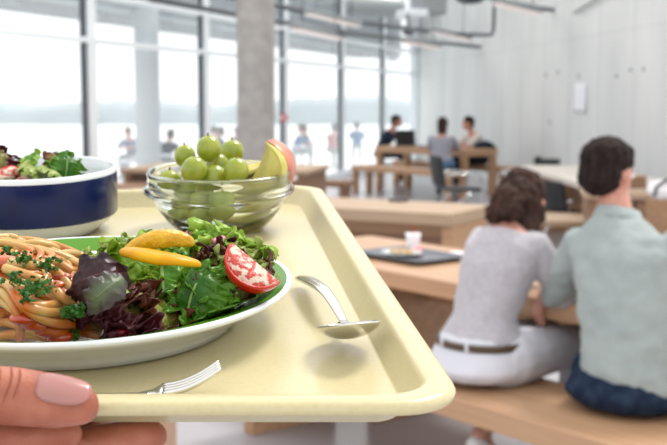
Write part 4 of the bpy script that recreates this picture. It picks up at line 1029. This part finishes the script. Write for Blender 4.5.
# long sweeping strands seen on the front
sw = [[(-20, 262, .044), (10, 270, .046), (20, 300, .040), (45, 312, .034), (75, 312, .026), (98, 322, .016)],
      [(-10, 280, .042), (8, 285, .044), (22, 305, .038), (50, 322, .028), (85, 325, .018), (100, 330, .013)],
      [(-30, 300, .03), (0, 292, .040), (18, 315, .032), (20, 338, .016)],
      [(40, 262, .048), (60, 275, .044), (78, 296, .034), (100, 300, .026)],
      [(10, 262, .050), (35, 266, .050), (55, 262, .046), (72, 272, .040)],
      [(5, 268, .05), (30, 276, .048), (52, 285, .043), (66, 300, .036), (92, 306, .024)],
      [(-20, 330, .016), (0, 322, .020), (25, 328, .018), (60, 340, .012)],
      [(30, 322, .026), (55, 332, .020), (80, 332, .015), (100, 336, .012)],
      [(0, 300, .036), (30, 318, .030), (60, 320, .024), (96, 316, .018)],
      [(-10, 338, .012), (20, 334, .015), (50, 338, .012), (70, 340, .012)],
      [(50, 290, .040), (62, 302, .034), (70, 316, .026), (98, 311, .022)],
      [(20, 308, .036), (45, 306, .036), (70, 304, .030), (90, 316, .02)]]
for s_ in sw:
    b.tube(crv([P(u, v, z) for u, v, z in s_], 30), 0.0024, 10)
o = b.build('spaghetti', M_pasta, mw=TM.copy()); tag(o, 'tangled spaghetti coated in tomato sauce on the left of the plate', 'pasta', kind='stuff')
# sauce
M_sauce = mat('tomato_sauce', (0.36, 0.03, 0.004), 0.2, 0.5, (0.46, 0.08, 0.008), 90, coat=0.6, sss=0.1)
b = MB()
for i in range(70):
    a = rs.uniform(0, 6.28); r_ = rs.random() ** .6 * 0.055; x = r_ * math.cos(a); y = r_ * math.sin(a) - .004
    s_ = rs.uniform(.003, .008)
    b.ell(SC + Vector((x, y, dome(x, y) - 0.003)), (s_ * 1.3, s_, s_ * .6), rot=Euler((0, 0, a)).to_matrix(), nu=8, nv=6)
for u, v, z, s_ in ((5, 262, .049, .006), (12, 262, .047, .004), (55, 285, .043, .004), (35, 325, .026, .005), (45, 332, .020, .004), (60, 336, .016, .006), (62, 277, .043, .004), (25, 318, .030, .006)):
    b.ell(P(u, v, z), (s_ * 1.4, s_, s_ * .6), nu=10, nv=8)
o = b.build('tomato_sauce', M_sauce, mw=TM.copy(), remesh=0.0012, sm=2); tag(o, 'red orange tomato sauce spread through the spaghetti', 'sauce', kind='stuff')
# parsley
M_pars = mat('parsley', (0.012, 0.06, 0.005), 0.5, 0.25, (0.035, 0.14, 0.012), 400)
for k, (u, v, z, s_, lb) in enumerate([(22, 260, .053, 8, 'chopped parsley at the top left of the spaghetti'), (14, 281, .048, 8, 'chopped parsley at the left edge of the photo on the spaghetti'), (39, 289, .048, 12, 'largest clump of chopped parsley in the middle of the spaghetti'), (26, 298, .042, 6, 'small parsley clump left of and below the largest one'),
                              (76, 313, .032, 11, 'parsley clump at the lower right of the spaghetti beside the red leaf'), (47, 266, .050, 8, 'parsley scattered behind the largest clump'), (75, 336, .016, 5, 'tiny parsley bits at the front rim of the plate'), (8, 255, .05, 4, 'parsley bits on the tomato piece at the upper left')]):
    b = MB()
    for i in range(int(s_ * 6)):
        c = Vector((rs.gauss(0, s_ * .00034), rs.gauss(0, s_ * .00034), rs.uniform(-.002, .004)))
        m3 = Euler((rs.uniform(-1.2, 1.2), rs.uniform(-1.2, 1.2), rs.uniform(0, 6.28))).to_matrix(); w = rs.uniform(.0007, .0016)
        vs = [c + m3 @ Vector(q) * w for q in ((0, -1, 0), (.8, -.3, .2), (1.0, .6, 0), (.3, .5, .25), (0, 1.3, 0), (-.3, .5, .2), (-1, .5, 0), (-.8, -.4, .2))]
        b.add(vs, [tuple(range(8))])
    o = b.build('chopped_parsley', M_pars, mw=on_tray(P(u, v, z)), solid=0.0003, recalc=False, smooth=False); tag(o, lb, 'parsley', kind='stuff')

# salad in the blue bowl
def bowl_prof(r): return 0.012 if r < .05 else 0.012 + (r - .05) * 2
leaf.dish = (BC, bowl_prof); leaf.rmax = 0.058
g2 = 'salad pieces in the blue bowl'
leaf('dark green curled leaf at the right of the blue bowl', at_b(67, 166, 0.868), .030, .014, L_dark, (1.1, .2, .4), .004, 5, .6, -.3, seed=80, group=g2)
leaf('brown green leaf edge left of the curled leaf in the blue bowl', at_b(61, 165, 0.874), .028, .012, L_brown, (1.1, -.3, 1.0), .003, 5, .6, -.3, seed=81, group=g2)
leaf('bright green leaf tip standing in the middle of the blue bowl', at_b(27, 161, 0.88), .026, .008, L_green, (1.0, .2, -.5), .002, 5, .5, -.3, seed=82, group=g2)
leaf('pale lettuce heart in the blue bowl', at_b(40, 172, 0.865), .030, .013, L_pale, (.8, .2, 1.2), .004, 6, .5, -.2, seed=83, group=g2)
leaf('pale leaf under the curled leaf in the blue bowl', at_b(58, 174, 0.86), .030, .011, L_pale, (.6, .2, 1.5), .003, 6, .3, -.2, seed=84, group=g2)
leaf('dark leaf at the left edge of the photo in the blue bowl', at_b(1, 160, 0.88), .026, .012, L_rosso, (1.0, .2, .3), .004, 6, .5, -.2, seed=85, group=g2)
leaf('green leaf lying under everything in the blue bowl', at_b(30, 180, 0.868), .09, .04, L_dark, (.1, 0, 1.5), .003, 6, .1, .1, seed=86, group=g2)
tomato_wedge('tomato chunk at the left in the blue bowl', at_b(8, 176, 0.86), 0.011, (R(60), R(20), R(120)))
tomato_wedge('tomato chunk beside the pale lettuce heart in the blue bowl', at_b(23, 175, 0.862), 0.010, (R(40), R(50), R(80)))

# ------------------------------------------------------------------ spoon
def spoon():
    hb = P(301, 277, .006); bc = Vector((0.008, 0.552, 0.0165))
    ax = Vector((0.022, -0.145, 0.010))
    ax = (bc - hb); ax.normalize()
    rt = empty('spoon', TM.copy(), 'steel spoon lying between the plate and the right rim of the tray', 'spoon')
    # bowl frame: local y along forward (towards the camera), tilted so the rim plane passes the eye
    fy = Vector((0.10, -1, 0.30)).normalized(); fx = Vector((1, 0.06, 0.09)); fx = (fx - fy * fx.dot(fy)).normalized(); fz = fx.cross(fy)
    if fz.z < 0: fz = -fz
    b = MB(); rings = []; n = 12; m_ = 20
    for i in range(n + 1):            # outer shell then inner shell
        q = i / n; ring = []
        for j in range(m_):
            a = 2 * PI * j / m_; w = 0.0172 * (1 - 0.12 * math.sin(a)); l = 0.026
            x = w * math.sin(q * PI / 2) * math.cos(a); y = l * math.sin(q * PI / 2) * math.sin(a); z = -0.0080 * math.cos(q * PI / 2) ** 1.3
            ring.append(bc + fx * x + fy * y + fz * z)
        rings.append(ring)
    for i in range(n, -1, -1):
        q = i / n; ring = []
        for j in range(m_):
            a = 2 * PI * j / m_; w = 0.0164 * (1 - 0.12 * math.sin(a)); l = 0.0252
            x = w * math.sin(q * PI / 2) * math.cos(a); y = l * math.sin(q * PI / 2) * math.sin(a); z = -0.0072 * math.cos(q * PI / 2) ** 1.3 + 0.0004
            ring.append(bc + fx * x + fy * y + fz * z)
        rings.append(ring)
    b.loft(rings); b.build('spoon_bowl', M_steel, rt)
    neck = bc - fy * 0.0255 + fz * 0.0005
    pts = crv([neck, neck - fy * 0.010 + Vector((0, 0, .003)), neck.lerp(hb, .35) + Vector((0, 0, .007)), neck.lerp(hb, .7) + Vector((0, 0, .0045)), hb], 18)
    rr = [0.0033, 0.0028, 0.0025, 0.0024, 0.0025, 0.0027, 0.003, 0.0033, 0.0036, 0.004, 0.0044, 0.0048, 0.0052, 0.0056, 0.006, 0.006, 0.0052, 0.002]
    b = MB(); b.tube(pts, rr, 14, flat=0.38); b.build('handle', M_steel, rt)
spoon()
# fork
def fork():
    rt = empty('fork', TM.copy(), 'steel fork lying along the near rim of the tray beside the thumb', 'fork')
    tip = P(220, 369, .0125); base = P(163, 388, .005); d = (base - tip); L = d.length; d.normalize(); s_ = Vector((d.y, -d.x, 0)).normalized()
    nk = base + d * 0.008
    b = MB(); b.tube(crv([base + Vector((0, 0, -.001)), nk, P(128, 396, .0045), P(60, 398, .004), P(10, 398, .0035)], 20), [0.0068, 0.006, 0.0045, 0.0032, .0028, .0028, .0028, .003, .003, .0033, .0035, .004, .0045, .005, .0055, .006, .006, .006, .005, .003], 12, flat=0.35)
    b.build('handle', M_steel, rt)
    for k in range(4):
        o_ = (k - 1.5) * 0.0034
        b = MB(); b.tube(crv([base + s_ * o_ + Vector((0, 0, -.001)), base.lerp(tip, .35) + s_ * o_ + Vector((0, 0, -.0022)), base.lerp(tip, .7) + s_ * o_ + Vector((0, 0, -.001)), tip + s_ * o_ + Vector((0, 0, 0.002))], 10), [.0016, .0016, .0015, .0015, .0014, .0014, .0013, .0012, .0011, .0008], 8); b.build('tine', M_steel, rt)
fork()

# ------------------------------------------------------------------ hand holding the tray
def hand():
    rt = empty('person', TM.copy(), 'left hand of the person holding the cream tray, thumb on its rim', 'person')
    b = MB()
    def chain(ps):
        for (a, ra), (c, rc) in zip(ps, ps[1:]): b.cap(a, ra, c, rc, 20)
    TH = [(Vector((-0.225, 0.400, 0.000)), .017), (Vector((-0.186, 0.420, 0.0165)), .0142), (Vector((-0.157, 0.4285, 0.0238)), .0122), (Vector((-0.133, 0.430, 0.0222)), .0122), (Vector((-0.1135, 0.4315, 0.0190)), .0112), (Vector((-0.1055, 0.432, 0.0172)), .0088)]
    chain(TH)
    # palm
    for k in range(4):
        chain([(Vector((-0.30 + .004 * k, 0.395 + k * .004, -0.035 - .012 * k)), .022), (Vector((-0.215, 0.415, -0.018 - .016 * k)), .015)])
    chain([(Vector((-0.30, 0.39, -0.03)), .027), (TH[0][0], .018)])
    # fingers under the tray
    F = [[(-0.215, 0.415, -0.018, .0125), (-0.168, 0.443, -0.0220, .0112), (-0.122, 0.462, -0.0168, .0102), (-0.092, 0.474, -0.0150, .0090), (-0.084, 0.477, -0.0148, .0078)],
         [(-0.215, 0.415, -0.034, .0130), (-0.168, 0.430, -0.041, .0115), (-0.130, 0.455, -0.040, .0105), (-0.118, 0.485, -0.0215, .0092), (-0.115, 0.50, -0.0150, .0078)],
         [(-0.215, 0.415, -0.050, .0125), (-0.172, 0.432, -0.057, .011), (-0.145, 0.462, -0.052, .010), (-0.14, 0.50, -0.025, .009), (-0.138, 0.512, -0.0148, .0078)],
         [(-0.215, 0.415, -0.064, .0115), (-0.182, 0.432, -0.070, .010), (-0.165, 0.465, -0.058, .009), (-0.162, 0.50, -0.027, .008), (-0.161, 0.508, -0.014, .007)]]
    for f in F: chain([(Vector(q[:3]), q[3]) for q in f])
    chain([(Vector((-0.215, 0.415, -0.008)), .014), (Vector((-0.150, 0.446, -0.0165)), .0100)])  # added filler flesh from here, closing the bright gap where shadow belongs
    chain([(Vector((-0.200, 0.425, -0.004)), .013), (Vector((-0.155, 0.448, -0.012)), .009)])
    chain([(Vector((-0.215, 0.415, -0.014)), .016), (Vector((-0.165, 0.440, -0.0135)), .0125), (Vector((-0.14, 0.45, -0.014)), .009)])
    chain([(Vector((-0.20, 0.438, -0.003)), .009), (Vector((-0.116, 0.452, -0.0035)), .0068)])
    # forearm
    chain([(Vector((-0.30, 0.385, -0.045)), .030), (Vector((-0.36, 0.30, -0.07)), .028), (Vector((-0.46, 0.12, -0.12)), .040)])
    hd = b.build('hand', M_hand, rt, remesh=0.0022, sm=4)
    cr = MB()
    for cx, tw_ in ((-0.1370, .9), (-0.1325, 1.0), (-0.1290, .7)):
        pts = []
        for j in range(9):
            a_ = (-1.0 + 2.0 * j / 8) * tw_; o_ = Vector((0.10, -0.60, 0.80)).normalized(); s2 = Vector((1, 0, 0)).cross(o_).normalized()
            pts.append(Vector((cx + 0.0012 * math.cos(a_ * 3), 0.4299, 0.0224)) + (o_ * math.cos(a_) + s2 * math.sin(a_)) * 0.0119)
        cr.tube(pts, [0.0001, .0002, .0003, .0004, .0004, .0004, .0003, .0002, .0001], 6)
    cr.build('knuckle_crease', mat('crease_skin', (0.27, 0.075, 0.045), 0.6, 0.2), hd)
    b = MB(); b.cap(Vector((-0.385, 0.255, -0.083)), .036, Vector((-0.50, 0.05, -0.14)), .055); b.build('sleeve', M_white_cloth, rt, remesh=.006, sm=2)
    # nail: a curved plate on the thumb facing up and towards the viewer
    ax = Vector((1, 0.03, -0.16)).normalized(); out = Vector((0.10, -0.55, 0.83)); out = (out - ax * out.dot(ax)).normalized(); sd = ax.cross(out)
    c = Vector((-0.1105, 0.4314, 0.0186)); rows = []
    for i in range(13):
        t = i / 12; xx = -0.0115 + 0.0215 * t; hw = 0.92 * math.sqrt(max(0.0, 1 - abs((t - .48) / .55) ** 3.2))
        rad = 0.0117 - 0.0022 * t ** 2
        rows.append([c + ax * xx + out * rad * math.cos(a_) + sd * rad * math.sin(a_) for a_ in [(-0.75 + 1.5 * j / 10) * hw for j in range(11)]])
    b = MB(); b.loft(rows, close=False, cap=False); b.build('thumbnail', M_nail, hd, solid=0.0006)
hand()

# ------------------------------------------------------------------ light
w = bpy.data.worlds.new('world'); sc.world = w; w.use_nodes = True
bg = w.node_tree.nodes['Background']; bg.inputs[0].default_value = (0.985, 0.985, 0.985, 1); bg.inputs[1].default_value = 1.6
sd = bpy.data.lights.new('sun', 'SUN'); sd.energy = 2.9; sd.angle = R(16); sd.color = (1.0, 0.97, 0.92)
so = bpy.data.objects.new('sun', sd); col.objects.link(so)
so.rotation_euler = Vector((0.42, 0.52, 1.0)).to_track_quat('Z', 'Y').to_euler()
sc.view_settings.view_transform = 'Standard'; sc.view_settings.look = 'None'; sc.view_settings.gamma = 1.0
sc.view_settings.use_curve_mapping = False
sc.view_settings.exposure = 0.0
sc.cycles.max_bounces = 10; sc.cycles.transmission_bounces = 8; sc.cycles.transparent_max_bounces = 12
sc.cycles.caustics_refractive = True
